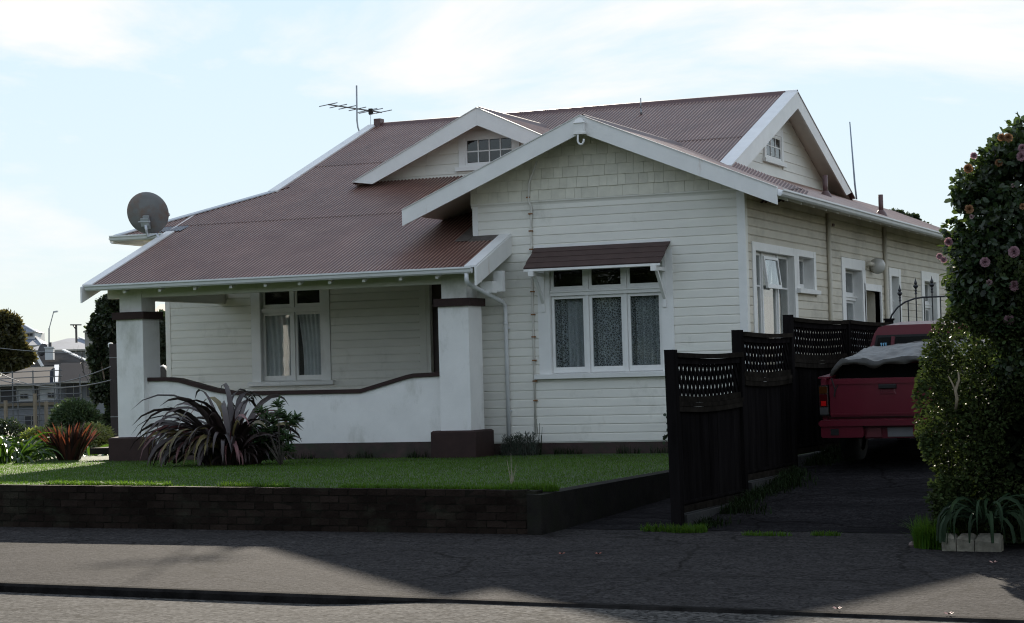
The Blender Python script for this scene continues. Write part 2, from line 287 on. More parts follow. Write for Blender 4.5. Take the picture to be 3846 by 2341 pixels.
for c in range(6):
    x = 1.64-.116-(c%2)*.116
    while x > -9.0:
        base = footZ(x,-13.6)-.02; top = wallZ(x); h = (top-base)/6
        z = base+h*(c+.5); y = -13.548+random.uniform(-.003,.003)
        if x > -6.4 and nb < 292:
            o = link('brick', random.choice(brick_mes), rw); o.location = Vector((x,y,z))-L0; o.rotation_euler = (random.uniform(-.02,.02),random.uniform(-.015,.015),random.uniform(-.02,.02)); o.scale = (1,1,h/.0775); nb += 1
        else: rest.box(x-.11,x+.11,y-.055,y+.055,z-h*.45,z+h*.45)
        x -= bl
rest.build('outer_bricks', BRICK, rw, loc=L0, kind='stuff')
mo = MB()
for a in np.arange(-9.0, 1.6, .5):
    b = min(a+.5, 1.63); mo.hull([(a,-13.60,footZ(a,-13.6)-.05),(b,-13.60,footZ(b,-13.6)-.05),(b,-13.40,footZ(b,-13.6)-.05),(a,-13.40,footZ(a,-13.6)-.05)], [(a,-13.60,wallZ(a)-.012),(b,-13.60,wallZ(b)-.012),(b,-13.40,wallZ(b)-.012),(a,-13.40,wallZ(a)-.012)])
mo.build('mortar_core', MORT, rw, loc=L0)
cw = MB(); cw.hull([(1.55,-13.66,-.62),(1.71,-13.66,-.62),(1.71,-5,-.62),(1.55,-5,-.62)], [(1.55,-13.66,-.075),(1.71,-13.66,-.085),(1.71,-5,-.05),(1.55,-5,-.05)])
tag(cw.build('concrete_side_wall', CONC), 'plain dark concrete wall edging the lawn beside the sloping garden path', 'wall')
# ================================================================== HOUSE
H = thing('weatherboard_house', 'white weatherboard bungalow with red brown corrugated roof and stuccoed porch pillars', 'house', (-5,4,-.25))
HL = Vector(H.location)
def hp(mb, name, mat, parent=None, smooth=False, kind=None):
    return mb.build(name, mat, parent or H, smooth, HL, kind)
TP = R(21.4); SL = math.tan(TP)
def zf(y): return 3.03+SL*(y+1.524)                     # front roof plane
def zr(x): return 4.10+.42*(.75-x)                      # right plane
BX = -2.64; BZ = zr(BX)                                 # bay ridge
def zb(x): return zr(x) if x >= BX else zr(2*BX-x)      # bay gable roof
mF = lambda u, o, z: (u, -o, z)
mV = lambda u, o, z: (u, 2.30-o, z)
mS = lambda u, o, z: (o, u, z)
def mbox(mb, m, u0, u1, o0, o1, z0, z1, mi=0):
    c = [m(u,o,z) for z in (z0,z1) for u,o in ((u0,o0),(u1,o0),(u1,o1),(u0,o1))]
    return mb.add(c, [(0,3,2,1),(4,5,6,7),(0,1,5,4),(1,2,6,5),(2,3,7,6),(3,0,4,7)], mi)
def boards(m, u0, u1, z0, n, opens, parent, mat, cov=.15, skew=0):
    for i in range(n):
        a = z0+i*cov; b = a+cov; segs = [(u0,u1,a,b)]
        for (p,q,r,s) in opens:
            new = []
            for (e,f,g,h) in segs:
                if q <= e or p >= f or s <= g+.004 or r >= h-.004: new.append((e,f,g,h)); continue
                if p > e+.01: new.append((e,p,g,h))
                if q < f-.01: new.append((q,f,g,h))
                if r > g+.02: new.append((max(p,e),min(q,f),g,r))
                if s < h-.02: new.append((max(p,e),min(q,f),s,h))
            segs = new
        for (e,f,g,h) in segs:
            o = random.uniform(-.0012,.0012); d = .019+o
            prof = [(0,g),(d,g+.001),(d,max(g+.006,h-.026)),(d-.0155,max(g+.008,h-.010)),(d-.0165,h-.001),(0,h)] if h-g > .1 else [(0,g),(d,g),(d,h-.003),(0,h)]
            mb = MB(); mb.hull([m(e+.001,a_,z_) for a_,z_ in prof], [m(f-.001,a_,z_) for a_,z_ in prof])
            hp(mb, 'weatherboard', mat, parent)
def wallslab(m, u0, u1, z0, z1, opens, name, mat, th=.10):
    mb = MB(); us = sorted({u0,u1,*[o[0] for o in opens],*[o[1] for o in opens]})
    for a,b in zip(us[:-1],us[1:]):
        zs = [(z0,z1)]
        for (p,q,r,s) in opens:
            if p <= a+1e-6 and q >= b-1e-6: zs = [t for g,h in zs for t in ((g,min(h,r)),(max(g,s),h)) if t[1]-t[0] > .01]
        for g,h in zs: mbox(mb, m, a, b, -th, 0, g, h)
    return hp(mb, name, mat)
# ---- windows
def window(m, u0, u1, z0, z1, cols, trans=None, rec=.05, arch=.2, head=.12, sill=True, mat=WHITE, sw=.05, open_mid=False, fan=PANE, low=PANE, name='window', sillover=.08, archs=(1,1)):
    """(u0..u1, z0..z1): opening between the architraves; cols: posts' centres."""
    a = MB()
    if archs[0]: mbox(a, m, u0-arch, u0, -.10, .034, z0-.01, z1+head)
    if archs[1]: mbox(a, m, u1, u1+arch, -.10, .034, z0-.01, z1+head)
    mbox(a, m, u0, u1, -.10, .031, z1, z1+head)
    W = hp(a, name, mat)
    if sill:
        s = MB(); c = [(-.10,z0-.09),(.10,z0-.09),(.105,z0-.015),(-.10,z0+.01)]
        s.hull([m(u0-arch-sillover,o,z) for o,z in c], [m(u1+arch+sillover,o,z) for o,z in c]); hp(s, 'sill', mat, W)
    lin = MB(); e_ = .006; dp_ = rec+.14
    mbox(lin, m, u0, u0+e_, -dp_, .012, z0, z1); mbox(lin, m, u1-e_, u1, -dp_, .012, z0, z1); mbox(lin, m, u0+e_, u1-e_, -dp_, .012, z1-e_, z1); mbox(lin, m, u0+e_, u1-e_, -dp_, .012, z0, z0+e_); hp(lin, 'reveal', mat, W)
    u0 += e_+.001; u1 -= e_+.001; z0 += e_+.001; z1 -= e_+.001
    ed = [u0]+cols+[u1]; rows = [(z0,z1)] if trans is None else [(z0,trans-.045),(trans+.045,z1)]
    if trans is not None:
        t = MB(); mbox(t, m, u0, u1, -rec-.06, -rec+.045, trans-.045, trans+.045); mbox(t, m, u0, u1, -rec+.045, -rec+.065, trans+.015, trans+.04); hp(t, 'transom', mat, W)
    if cols:
        p = MB()
        for cc in cols: mbox(p, m, cc-.028, cc+.028, -rec-.062, -rec+.024, z0, z1)
        hp(p, 'mullion', mat, W)
    for ri,(g,h) in enumerate(rows):
        for ci in range(len(ed)-1):
            a0 = ed[ci]+(.028 if ci else 0)+.004; a1 = ed[ci+1]-(.028 if ci < len(ed)-2 else 0)-.004; g0, h0 = g+.004, h-.004
            bot = .095 if ri == 0 else .07
            s = MB(); o0, o1 = -rec-.045, -rec
            mbox(s, m, a0, a0+sw, o0, o1, g0, h0); mbox(s, m, a1-sw, a1, o0, o1, g0, h0)
            mbox(s, m, a0+sw, a1-sw, o0, o1, h0-sw, h0); mbox(s, m, a0+sw, a1-sw, o0, o1, g0, g0+bot)
            so = hp(s, 'sash', mat, W)
            gl = MB(); mbox(gl, m, a0+sw, a1-sw, -rec-.026, -rec-.022, g0+bot, h0-sw); hp(gl, 'pane', fan if ri else low, W)
    return W
# openings: (u0,u1,z0,z1) of wall slabs reach to the outer edge of the sash
fw_open = [(-3.53,-1.49,1.18,3.10)]; vw_open = [(-10.58,-9.24,1.18,3.08),(-6.98,-6.0,0.1,3.05)]
sd_open = [(.55,3.05,.9,3.19),(3.39,4.46,2.60,3.21),(6.92,8.38,1.3,3.12),(8.61,10.04,.1,2.73),(11.10,11.86,1.3,3.11),(14.6,16.0,1.3,3.11)]
wf = wallslab(mF, -4.95, 0, -.02, 4.25, fw_open, 'front_wall', BOARD)
wv = wallslab(mV, -12.74, -4.95, -.05, 4.35, vw_open, 'porch_wall', BOARD)
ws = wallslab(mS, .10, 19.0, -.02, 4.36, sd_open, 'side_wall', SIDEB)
o = MB(); o.box(-4.95,-4.85,.1,2.3,-.02,4.3); hp(o, 'bay_wall', BOARD); o = MB(); o.box(-12.74,-12.64,2.4,17,-.02,4.3); hp(o, 'left_wall', BOARD); o = MB(); o.box(-12.74,0,16.9,17,-.02,4.3); hp(o, 'rear_wall', BOARD)
o = MB(); o.box(-12.6,-.11,2.45,16.8,3.75,3.80); o.box(-4.84,-.11,.11,2.45,3.75,3.80); o.box(-12.6,-.11,.12,16.8,.15,.2); hp(o, 'ceiling', DARK)
o = MB(); o.box(-12.6,-.12,3.7,3.75,.2,3.7); o.box(-3.0,-2.9,3.75,16.8,.2,3.7); o.box(-12.6,-3,8,8.1,.2,3.7); hp(o, 'inner_wall', DARK)
boards(mF, -4.85, -.11, 0, 28, [(-3.75,-1.29,1.09,3.25)], wf, BOARD)
boards(mV, -12.64, -4.96, -.0, 24, [(-10.79,-9.03,1.09,3.22),(-7.12,-5.9,0,3.2)], wv, BOARD)
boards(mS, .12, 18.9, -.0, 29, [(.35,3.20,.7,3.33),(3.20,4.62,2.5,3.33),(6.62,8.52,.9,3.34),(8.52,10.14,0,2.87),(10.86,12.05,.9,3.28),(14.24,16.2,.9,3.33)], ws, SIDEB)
for nm, m, us in (('front',mF,((-4.95,-4.85),(-.11,.028))),('porch',mV,((-12.75,-12.64),(-7.12+.0,-6.98)))):
    for a,b in us:
        c = MB(); mbox(c, m, a, b, 0 if b < 0 else .0, .028, -.02, 4.20 if nm == 'front' else (4.3 if a < -12 else 3.2)); hp(c, 'corner_board', WHITE if nm == 'front' else BOARD, wf if nm == 'front' else wv)
c = MB(); c.box(0,.028,.0,.12,-.02,4.36); hp(c, 'corner_board', BOARD, ws)
# plinth
c = MB(); c.box(-4.94,-.02,-.0,.10,-.7,-.02); c.box(-.1,-.004,.1,18.9,-.7,-.02); hp(c, 'foundation', M('brown_plinth', (.040,.022,.019), .8, .3, 5, .4, 40, dirt=((.020,.025,.012), 3, .5, .7, (1,1,1))))
# front windows
W1 = window(mF, -3.53, -1.49, 1.18, 3.08, [-2.85,-2.15], 2.57, .03, .22, .16, fan=DARKP)
window(mV, -10.58, -9.24, 1.18, 3.07, [-9.885], 2.57, .07, .2, .14, fan=DARKP)
# side windows
ws1 = window(mS, .55, 3.05, .9, 3.19, [1.28,2.27], None, .09, .19, .14, sill=False, name='side_window')
b_ = MB()
for a,b in ((.605,1.20),(2.35,2.99)): mbox(b_, mS, a, b, -.13, -.095, 2.585, 2.615)
hp(b_, 'glazing_bar', WHITE, ws1)
window(mS, 3.39, 4.46, 2.62, 3.21, [], None, .16, .16, .12, name='side_window', sillover=.06)
window(mS, 6.92, 8.38, 1.3, 3.12, [7.42], 2.55, .16, .28, .21, name='side_window', sill=False)
window(mS, 11.10, 11.86, 1.3, 3.11, [11.3], 2.55, .16, .2, .17, name='side_window', sill=False)
window(mS, 14.6, 16.0, 1.3, 3.11, [15.0], 2.55, .16, .3, .22, name='side_window', sill=False)
# awning sash swung out in the middle light of the first side window
aw = MB(); t_ = R(7); y0,y1 = 1.32,2.23
def awp(y, d, o): return (-.085+.0+d*math.sin(t_)+o*math.cos(t_), y, 3.12-d*math.cos(t_)+o*math.sin(t_))
def awbox(mb, ya, yb, d0, d1, o0, o1): 
    c = [awp(y,d,o) for d in (d1,d0) for y,o in ((ya,o0),(yb,o0),(yb,o1),(ya,o1))]
    mb.add(c, [(0,3,2,1),(4,5,6,7),(0,1,5,4),(1,2,6,5),(2,3,7,6),(3,0,4,7)])
awbox(aw,y0,y0+.05,0,.56,0,.04); awbox(aw,y1-.05,y1,0,.56,0,.04); awbox(aw,y0+.05,y1-.05,0,.05,0,.04); awbox(aw,y0+.05,y1-.05,.49,.56,0,.04)
hp(aw, 'open_sash', WHITE, ws1)
ag = MB(); awbox(ag,y0+.05,y1-.05,.05,.49,.018,.022); hp(ag, 'pane', PANE, ws1)
# side door recess
d = MB(); mbox(d, mS, 8.52,8.61,-.1,.034,-.02,2.87); mbox(d, mS, 10.04,10.14,-.1,.034,-.02,2.87); mbox(d, mS, 8.61,10.04,-.1,.031,2.73,2.87)
DR = hp(d, 'side_porch', WHITE)
d = MB(); d.box(-1.2,-1.1,8.61,10.04,0,2.8); d.box(-1.1,-.1,8.56,8.61,0,2.8); d.box(-1.1,-.1,10.04,10.09,0,2.8); d.box(-1.1,-.1,8.61,10.04,2.73,2.78); hp(d, 'recess_lining', SIDEB, DR)
# front door in shade behind the right pillar
d = MB(); d.box(-6.98,-6.90,2.28,2.42,.0,3.05); d.box(-6.02,-5.94,2.28,2.42,0,3.05); d.box(-6.9,-6.02,2.29,2.42,2.95,3.05); fd = hp(d, 'door_frame', BOARD)
d = MB(); d.box(-6.9,-6.02,2.40,2.44,.05,2.95); d.box(-6.78,-6.14,2.385,2.40,.3,1.1); fdo = hp(d, 'front_door', DOORB)
d = MB(); d.box(-6.76,-6.16,2.37,2.398,1.5,2.6); hp(d, 'pane', DARKP, fdo)
# ---- window hood
hd = MB(); A = (0.0,3.37); B = (-.56,2.985)
HO = MB(); HO.hull([(-3.72,-.555,2.955),(-3.72,-.535,2.935),(-3.72,.0,3.31),(-3.72,.0,3.345)], [(-1.37,-.555,2.955),(-1.37,-.535,2.935),(-1.37,.0,3.31),(-1.37,.0,3.345)])
HO = hp(HO, 'window_hood', WHITE)
for i in range(4):
    f0, f1 = i/4, (i+1)/4+.02
    p = lambda f: (A[0]*(1-f)+B[0]*f-.0, A[1]*(1-f)+B[1]*f); y0,z0 = p(f0); y1,z1 = p(f1); lift = .010
    q = MB(); n_ = (-.012, .017)
    pr_ = [(y0,z0+.004),(y1,z1+.004),(y1+n_[0],z1+.004+n_[1]+lift),(y0+n_[0],z0+.004+n_[1])]
    q.hull([(-3.79+.008*(i%2),a,b) for a,b in pr_], [(-1.30-.006*(i%2),a,b) for a,b in pr_]); hp(q, 'hood_board', HOOD, HO)
q = MB(); q.box(-3.80,-1.29,-.035,.0-.019,3.375,3.425); hp(q, 'flashing', WHITE, HO)
q = MB(); q.box(-3.78,-1.31,-.575,-.560,2.945,2.985); hp(q, 'fascia', WHITE, HO)
for x in (-3.64,-1.42):
    q = MB(); q.box(x-.03,x+.03,-.06,-.034,2.26,3.28); q.beam((x,-.48,2.93),(x,-.05,2.42),.05,.05); q.box(x-.028,x+.028,-.60,-.034,2.875,2.935); q.box(x-.045,x+.045,-.615,-.50,2.86,2.94); hp(q, 'bracket', WHITE, HO)
# ---- conduit and downpipes
q = MB(); cp = [PY(1292,388,-.06),PY(1273,440,-.06),PY(1272,485,-.05),PY(1279,500,-.04)]
q.tube(cp+[(-3.835,-.04,3.8),(-3.845,-.04,2.4),(-3.855,-.04,.1)], .019, 8); cd_ = hp(q, 'conduit', M('conduit_paint',(.62,.60,.55),.5,.08,8,dirt=((.35,.2,.09),5,.62,.85,(1,1,.3))), None, True)
for z in (4.27,3.98,3.68,3.36,2.62,2.22,1.83,1.42,1.06,.72): 
    xx = -3.84 if z < 4 else (-3.845 if z < 4.2 else -3.87)
    q = MB(); q.box(xx-.035,xx+.035,-.066,-.019,z-.011,z+.011); hp(q, 'clip', RUST, cd_)
q = MB(); q.tube([(-4.41,-1.58,2.93),(-4.41,-1.58,2.80),(-4.41,-1.52,2.74),(-4.35,-.20,2.46),(-4.345,-.10,2.40),(-4.345,-.085,2.30),(-4.34,-.085,.02)], .037, 10); q.tube([(-4.345,-.085,2.06),(-4.345,-.085,2.10)], .043, 10); dp = hp(q, 'downpipe', PIPE, None, True)
for z in (2.0,.55): 
    q = MB(); q.box(-4.40,-4.29,-.075,-.02,z-.012,z+.012); hp(q, 'clip', PIPE, dp)
for y in (5.55,10.42):
    q = MB(); q.tube([(.06,y,4.12),(.06,y,0)], .045, 10); hp(q, 'downpipe', M('cream_downpipe',(.55,.51,.42),.5,.1,3), None, True)
# ---- corrugated roof
def corr(name, O, U, V, u0, u1, lo, hi, mat, parent, pitch=.0762, amp=.0105, per=10, lift=0):
    O, U, V = Vector(O), Vector(U), Vector(V); Nn = U.cross(V); Nn = -Nn if Nn.z < 0 else Nn
    n = int((u1-u0)/pitch*per)+1; v = []; f = []; prev = None; rib = []
    for i in range(n+1):
        u = u0+(u1-u0)*i/n; a, b = lo(u), hi(u)
        if b-a < .002: prev = None; continue
        h = amp*math.cos(2*math.pi*u/pitch)
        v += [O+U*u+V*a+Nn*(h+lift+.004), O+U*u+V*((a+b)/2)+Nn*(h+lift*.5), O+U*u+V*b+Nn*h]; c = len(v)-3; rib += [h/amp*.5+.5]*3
        if prev is not None: f += [(prev,c,c+1,prev+1),(prev+1,c+1,c+2,prev+2)]
        prev = c
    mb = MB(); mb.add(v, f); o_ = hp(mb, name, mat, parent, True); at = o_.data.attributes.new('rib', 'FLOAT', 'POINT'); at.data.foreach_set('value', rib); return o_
cosT, sinT = math.cos(TP), math.sin(TP)
vF = lambda y: (y+1.524)/cosT
def f_lo(x):
    if x < -12.05: return vF(1.30)
    if x < -4.30: return vF(-1.57)
    return vF(1.0)
def f_hi(x):
    if x < -10.99: return vF(1.30+(x+13.25)*(3.62-1.30)/(13.25-10.99))
    if x <= -1.22: return vF(8.2)
    return vF(1.5+max(0,(.75-x))*1.07)
RF = MB(); RF.box(-.05,.05,6,6.1,3.9,3.95); RF = hp(RF, 'roof', RIDGE)
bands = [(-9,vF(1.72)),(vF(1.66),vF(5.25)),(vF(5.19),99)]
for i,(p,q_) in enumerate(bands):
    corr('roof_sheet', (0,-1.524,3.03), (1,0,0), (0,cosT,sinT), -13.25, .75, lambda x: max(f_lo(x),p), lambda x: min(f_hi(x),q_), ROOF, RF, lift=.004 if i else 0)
# right-hand plane (bay right slope and skirt roof, one plane)
a42 = math.atan(.42); 
r_lo = lambda u: -.62 if u < 99 else 0
def r_hi(u):                                            # u along +Y, v up the slope from X=.75
    return 0
# u along Y here: corrugations run up the slope, so phase varies along Y
vR = lambda x: (.75-x)/math.cos(a42)
def rr_hi(y):
    if y < 3.35: return vR(BX) if y < zf_inv(BZ) and y <= 1.9 else vR(max(BX, .75-(zf(y)-4.10)/.42))
    return vR(-1.64)
def zf_inv(z): return (z-3.03)/SL-1.524
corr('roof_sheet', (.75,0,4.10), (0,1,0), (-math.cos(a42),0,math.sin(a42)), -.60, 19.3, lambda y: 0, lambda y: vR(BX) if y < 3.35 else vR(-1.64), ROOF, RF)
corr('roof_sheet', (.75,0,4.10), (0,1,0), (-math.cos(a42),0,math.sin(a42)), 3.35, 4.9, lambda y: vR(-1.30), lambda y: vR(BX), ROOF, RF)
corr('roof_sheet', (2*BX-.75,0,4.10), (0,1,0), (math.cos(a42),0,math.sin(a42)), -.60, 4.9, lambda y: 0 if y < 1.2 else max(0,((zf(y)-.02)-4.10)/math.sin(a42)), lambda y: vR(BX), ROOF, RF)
# dormer slopes
DX, DZ, DS = -6.30, 6.36, .47; aD = math.atan(DS); DY = 3.42
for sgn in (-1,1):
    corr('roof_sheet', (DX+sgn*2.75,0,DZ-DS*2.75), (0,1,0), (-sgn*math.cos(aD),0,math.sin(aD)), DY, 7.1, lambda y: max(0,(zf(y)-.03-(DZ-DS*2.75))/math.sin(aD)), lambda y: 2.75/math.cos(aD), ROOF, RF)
# hidden slopes: back and left skirt
o = MB(); o.add([(-13.25,1.3,zf(1.3)),(-13.25,16,zf(1.3)),(-10.7,13.4,zf(1.3)+1.0),(-10.7,3.8,zf(1.3)+1.0)],[(0,1,2,3)]); hp(o, 'roof_sheet', ROOF, RF)
o = MB(); o.add([(-10.95,8.2,zf(8.2)),(-1.22,8.2,zf(8.2)),(-1.22,16,zf(8.2)-.392*7.8),(-10.95,16,zf(8.2)-.392*7.8)],[(0,1,2,3)]); hp(o, 'roof_sheet', ROOF, RF)
# soffits under the roofs (lined timber)
o = MB()
def sof(pts): o.add(pts, [(0,1,2,3)])
sof([(-12.05,-1.55,zf(-1.55)-.06),(-4.32,-1.55,zf(-1.55)-.06),(-4.32,2.3,zf(2.3)-.06),(-12.05,2.3,zf(2.3)-.06)])
sof([(-13.25,1.3,zf(1.3)-.06),(-12.05,1.3,zf(1.3)-.06),(-12.05,2.6,zf(1.3)-.06),(-13.25,2.6,zf(1.3)-.06)])
sof([(.75,-.58,zr(.75)-.05),(BX,-.58,BZ-.05),(BX,.02,BZ-.05),(.75,.02,zr(.75)-.05)]); sof([(2*BX-.75,-.58,zr(.75)-.05),(BX,-.58,BZ-.05),(BX,.02,BZ-.05),(2*BX-.75,.02,zr(.75)-.05)])
sof([(2*BX-.75,.02,zr(.75)-.05),(-4.95,.02,zb(-4.95)-.05),(-4.95,3,zb(-4.95)-.05),(2*BX-.75,3,zr(.75)-.05)])
sof([(.75,-.58,zr(.75)-.05),(.0,-.58,zr(.0)-.05),(.0,19,zr(.0)-.05),(.75,19,zr(.75)-.05)])
sof([(DX,DY+.02,DZ-.05),(DX-2.7,DY+.02,DZ-.05-DS*2.7),(DX-2.7,DY+.45,DZ-.05-DS*2.7),(DX,DY+.45,DZ-.05)]); sof([(DX,DY+.02,DZ-.05),(DX+2.7,DY+.02,DZ-.05-DS*2.7),(DX+2.7,DY+.45,DZ-.05-DS*2.7),(DX,DY+.45,DZ-.05)])
sof([(-1.24,8.2,6.79),(-1.24,3.2,6.79-SL*5),(-1.62,3.2,6.79-SL*5),(-1.62,8.2,6.79)]); sof([(-1.24,8.2,6.79),(-1.24,13,6.79-SL*4.8),(-1.62,13,6.79-SL*4.8),(-1.62,8.2,6.79)])
hp(o, 'soffit', BOARD, RF)
# nails
V_ = []
for j in range(12):
    for i in range(60):
        x = -13.2+i*.2286; x = round(x/.0762)*.0762; y = -1.45+j*.83+((i%2)*.02)
        if f_lo(x) < vF(y) < f_hi(x)-.1 and not (x > -4.3 and y < 3.3): V_.append((x,y,zf(y)+.012))
V_ = np.array(V_); b6 = np.array([(.011*math.cos(a),.011*math.sin(a),0) for a in np.linspace(0,2*math.pi,5,endpoint=False)]+[(0,0,.010)])
bulk('nail_heads', V_[:,None,:]+b6[None]-np.array(HL), 6, [(k,(k+1)%5,5) for k in range(5)], NAIL, RF, 'stuff')
# ridge caps, flashings
q = MB()
def cap(p, q2, rad=.07, wing=.09, drop=(.09,.09)): 
    p, q2 = Vector(p), Vector(q2); d = (q2-p).normalized(); s = d.cross(Vector((0,0,1))).normalized(); ring = []
    pr_ = [(-wing-rad*.8,-.075),(-rad*.8,-.01),(-rad*.5,.035),(0,.05),(rad*.5,.035),(rad*.8,-.01),(wing+rad*.8,-.075)]
    q.add([p+s*a+Vector((0,0,b)) for a,b in pr_]+[q2+s*a+Vector((0,0,b)) for a,b in pr_], [(i,i+1,8+i,7+i) for i in range(6)])
cap((-10.72,8.2,6.855),(-1.42,8.2,6.855)); cap((BX,-.52,BZ+.02),(BX,4.9,BZ+.02),.05,.07); cap((DX,DY+.08,DZ+.02),(DX,7.1,DZ+.02),.05,.07)
hp(q, 'ridge_cap', RIDGE, RF, True)
q = MB(); q.box(-10.86,-10.70,8.1,8.3,6.80,6.99); hp(q, 'ridge_end', RIDGE, RF)
for nm, pp in (('a',[(-1.42,8.2),(-1.16,8.2)]),):
    q = MB(); cap((-1.40,8.2,6.862),(-1.16,8.2,6.862),.075,.1); hp(q, 'ridge_end', FLASH, RF, True)
def strip(p, q2, s0, s1, lift, name='flashing', mat=FLASH, lip=.03, side=Vector((1,0,0))):
    """flat flashing along a sloping roof edge from p to q2, from offset s0 to s1 along `side`"""
    p, q2 = Vector(p), Vector(q2); up = Vector((0,0,1)); mb = MB()
    mb.hull([p+side*s0+up*lift, p+side*s1+up*lift, p+side*s1+up*(lift-lip), p+side*s0+up*(lift-lip)], [q2+side*s0+up*lift, q2+side*s1+up*lift, q2+side*s1+up*(lift-lip), q2+side*s0+up*(lift-lip)])
    return hp(mb, name, mat, RF)
strip((-12.05,-1.60,zf(-1.60)),(-12.05,1.28,zf(1.28)),-.03,.17,.035)
strip((-11.0,3.55,zf(3.55)),(-11.0,8.2,zf(8.2)),-.05,.17,.04)
strip((-1.2,3.25,zf(3.25)),(-1.2,8.2,zf(8.2)),-.24,.05,.04)
strip((-1.2,8.2,zf(8.2)),(-1.2,13.0,zf(8.2)-SL*4.8),-.24,.05,.04,mat=ROOF)
strip((-4.28,-1.60,zf(-1.60)),(-4.28,-.0,zf(0)),-.16,.05,.04)
# hip flashings on the left
q = MB(); a, b = Vector((-13.27,1.28,zf(1.28)+.03)), Vector((-10.99,3.63,zf(3.63)+.03)); s = Vector((.7,-.7,0)); dn = Vector((0,0,-.035))
q.hull([a-s*.02, a+s*.15+dn, a+s*.15+dn*1.6, a-s*.14+dn*1.6, a-s*.14+dn],[b-s*.02, b+s*.15+dn, b+s*.15+dn*1.6, b-s*.14+dn*1.6, b-s*.14+dn]); hp(q, 'hip_flashing', M('zinc_hip_flashing',(.42,.45,.49),.35,.1,4,metal=.3), RF)
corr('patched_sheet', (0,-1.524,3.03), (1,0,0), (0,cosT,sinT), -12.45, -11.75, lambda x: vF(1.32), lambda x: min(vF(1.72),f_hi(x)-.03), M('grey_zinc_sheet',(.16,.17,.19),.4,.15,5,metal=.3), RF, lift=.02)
# apron flashing where the porch roof meets the bay
q = MB(); q.hull([(-4.95,-.24,zf(-.24)+.022),(-4.95,-.0,zf(0)+.03),(-4.95,-.0,zf(0)+.0),(-4.95,-.24,zf(-.24)+.0)],[(-4.42,-.24,zf(-.24)+.022),(-4.42,-.0,zf(0)+.03),(-4.42,-.0,zf(0)+0),(-4.42,-.24,zf(-.24))])
q.hull([(-5.22,-.24,zf(-.24)+.02),(-4.955,-.24,zf(-.24)+.02),(-4.955,2.2,zf(2.2)+.02),(-5.22,2.2,zf(2.2)+.02)],[(-5.22,-.24,zf(-.24)+.025),(-4.955,-.24,zf(-.24)+.035),(-4.955,2.2,zf(2.2)+.035),(-5.22,2.2,zf(2.2)+.025)]); hp(q, 'apron_flashing', APRON, RF)
q = MB(); q.box(-4.98,-4.955,.03,2.3,3.55,4.5); hp(q, 'bay_cheek', BOARD, RF)
# bargeboards
def barge(p, q2, dep, axis, th=.035, cut=None, name='bargeboard', mat=BARGE, plumb0=True):
    """board whose top edge runs p->q2; vertical depth dep, thickness th along axis."""
    p, q2 = Vector(p), Vector(q2); ax = Vector(axis)*th; d = Vector((0,0,-dep)); mb = MB(); a = [p,q2,q2+d,(cut if cut else p+d)]
    a = [Vector(x) for x in a]; mb.hull(a, [x+ax for x in a]); return hp(mb, name, mat)
zt = .03
barge((2*BX-.76,-.60,zr(.76)+zt),(BX,-.60,BZ+zt),.30,(0,-1,0),cut=(2*BX-.76,-.60,zr(.76)-.25)); barge((.76,-.60,zr(.76)+zt),(BX+.002,-.60,BZ+zt),.30,(0,-1,0),cut=(.76,-.60,zr(.76)-.25))
barge((DX-2.74,DY,DZ+zt-DS*2.74),(DX,DY,DZ+zt),.34,(0,-1,0),cut=(DX-2.30,DY,DZ-DS*2.74-.03)); barge((DX+2.74,DY,DZ+zt-DS*2.74),(DX+.002,DY,DZ+zt),.34,(0,-1,0),cut=(DX+2.30,DY,DZ-DS*2.74-.03))
barge((-1.2,3.42,zf(3.42)+.02),(-1.2,8.2,zf(8.2)+.02),.34,(1,0,0),.04,cut=(-1.2,4.0,zf(3.42)-.10)); barge((-1.2,12.7,zf(8.2)-SL*4.5+.02),(-1.2,8.202,zf(8.2)+.02),.34,(1,0,0),.04,cut=(-1.2,12.2,zf(8.2)-SL*4.5-.08))
barge((-10.97,3.5,zf(3.5)+.02),(-10.97,8.2,zf(8.2)+.02),.30,(-1,0,0),.035); barge((-10.97,13,zf(8.2)-SL*4.8+.02),(-10.97,8.2,zf(8.2)+.02),.30,(-1,0,0),.035)
barge((-12.05,-1.66,zf(-1.66)+.01),(-12.05,2.3,zf(2.3)+.01),.30,(-1,0,0),.035,cut=(-12.05,-1.66,zf(-1.66)-.28)); barge((-4.255,-1.60,zf(-1.6)+.01),(-4.255,-.02,zf(-.02)+.01),.33,(1,0,0),.04,cut=(-4.255,-1.60,zf(-1.6)-.30))
# thin flashing line on top of the two front gables
for (x0,z0,xm,zm,yy,st) in ((2*BX-.76,zr(.76),BX,BZ,-.60,0),(.76,zr(.76),BX,BZ,-.60,0),(DX-2.74,DZ-DS*2.74,DX,DZ,DY,0),(DX+2.74,DZ-DS*2.74,DX,DZ,DY,0)):
    mb = MB(); mb.hull([(x0,yy-.05,z0+zt),(x0,yy-.05,z0+zt+.016),(x0,yy+.06,z0+zt+.016),(x0,yy+.06,z0+zt)],[(xm,yy-.05,zm+zt),(xm,yy-.05,zm+zt+.016),(xm,yy+.06,zm+zt+.016),(xm,yy+.06,zm+zt)]); hp(mb, 'barge_capping', M('rust_edged_capping',(.60,.60,.58),.4,.06,3,dirt=((.20,.075,.03),1.3,.58,.72,(1,1,1))), RF)
# porch corbel blocks beside the right barge
mb = MB(); mb.box(-4.33,-4.16,-.62,-.50,2.62,2.98); mb.box(-4.50,-4.27,-.80,-.62,2.60,2.80); hp(mb, 'corbel', WHITE)
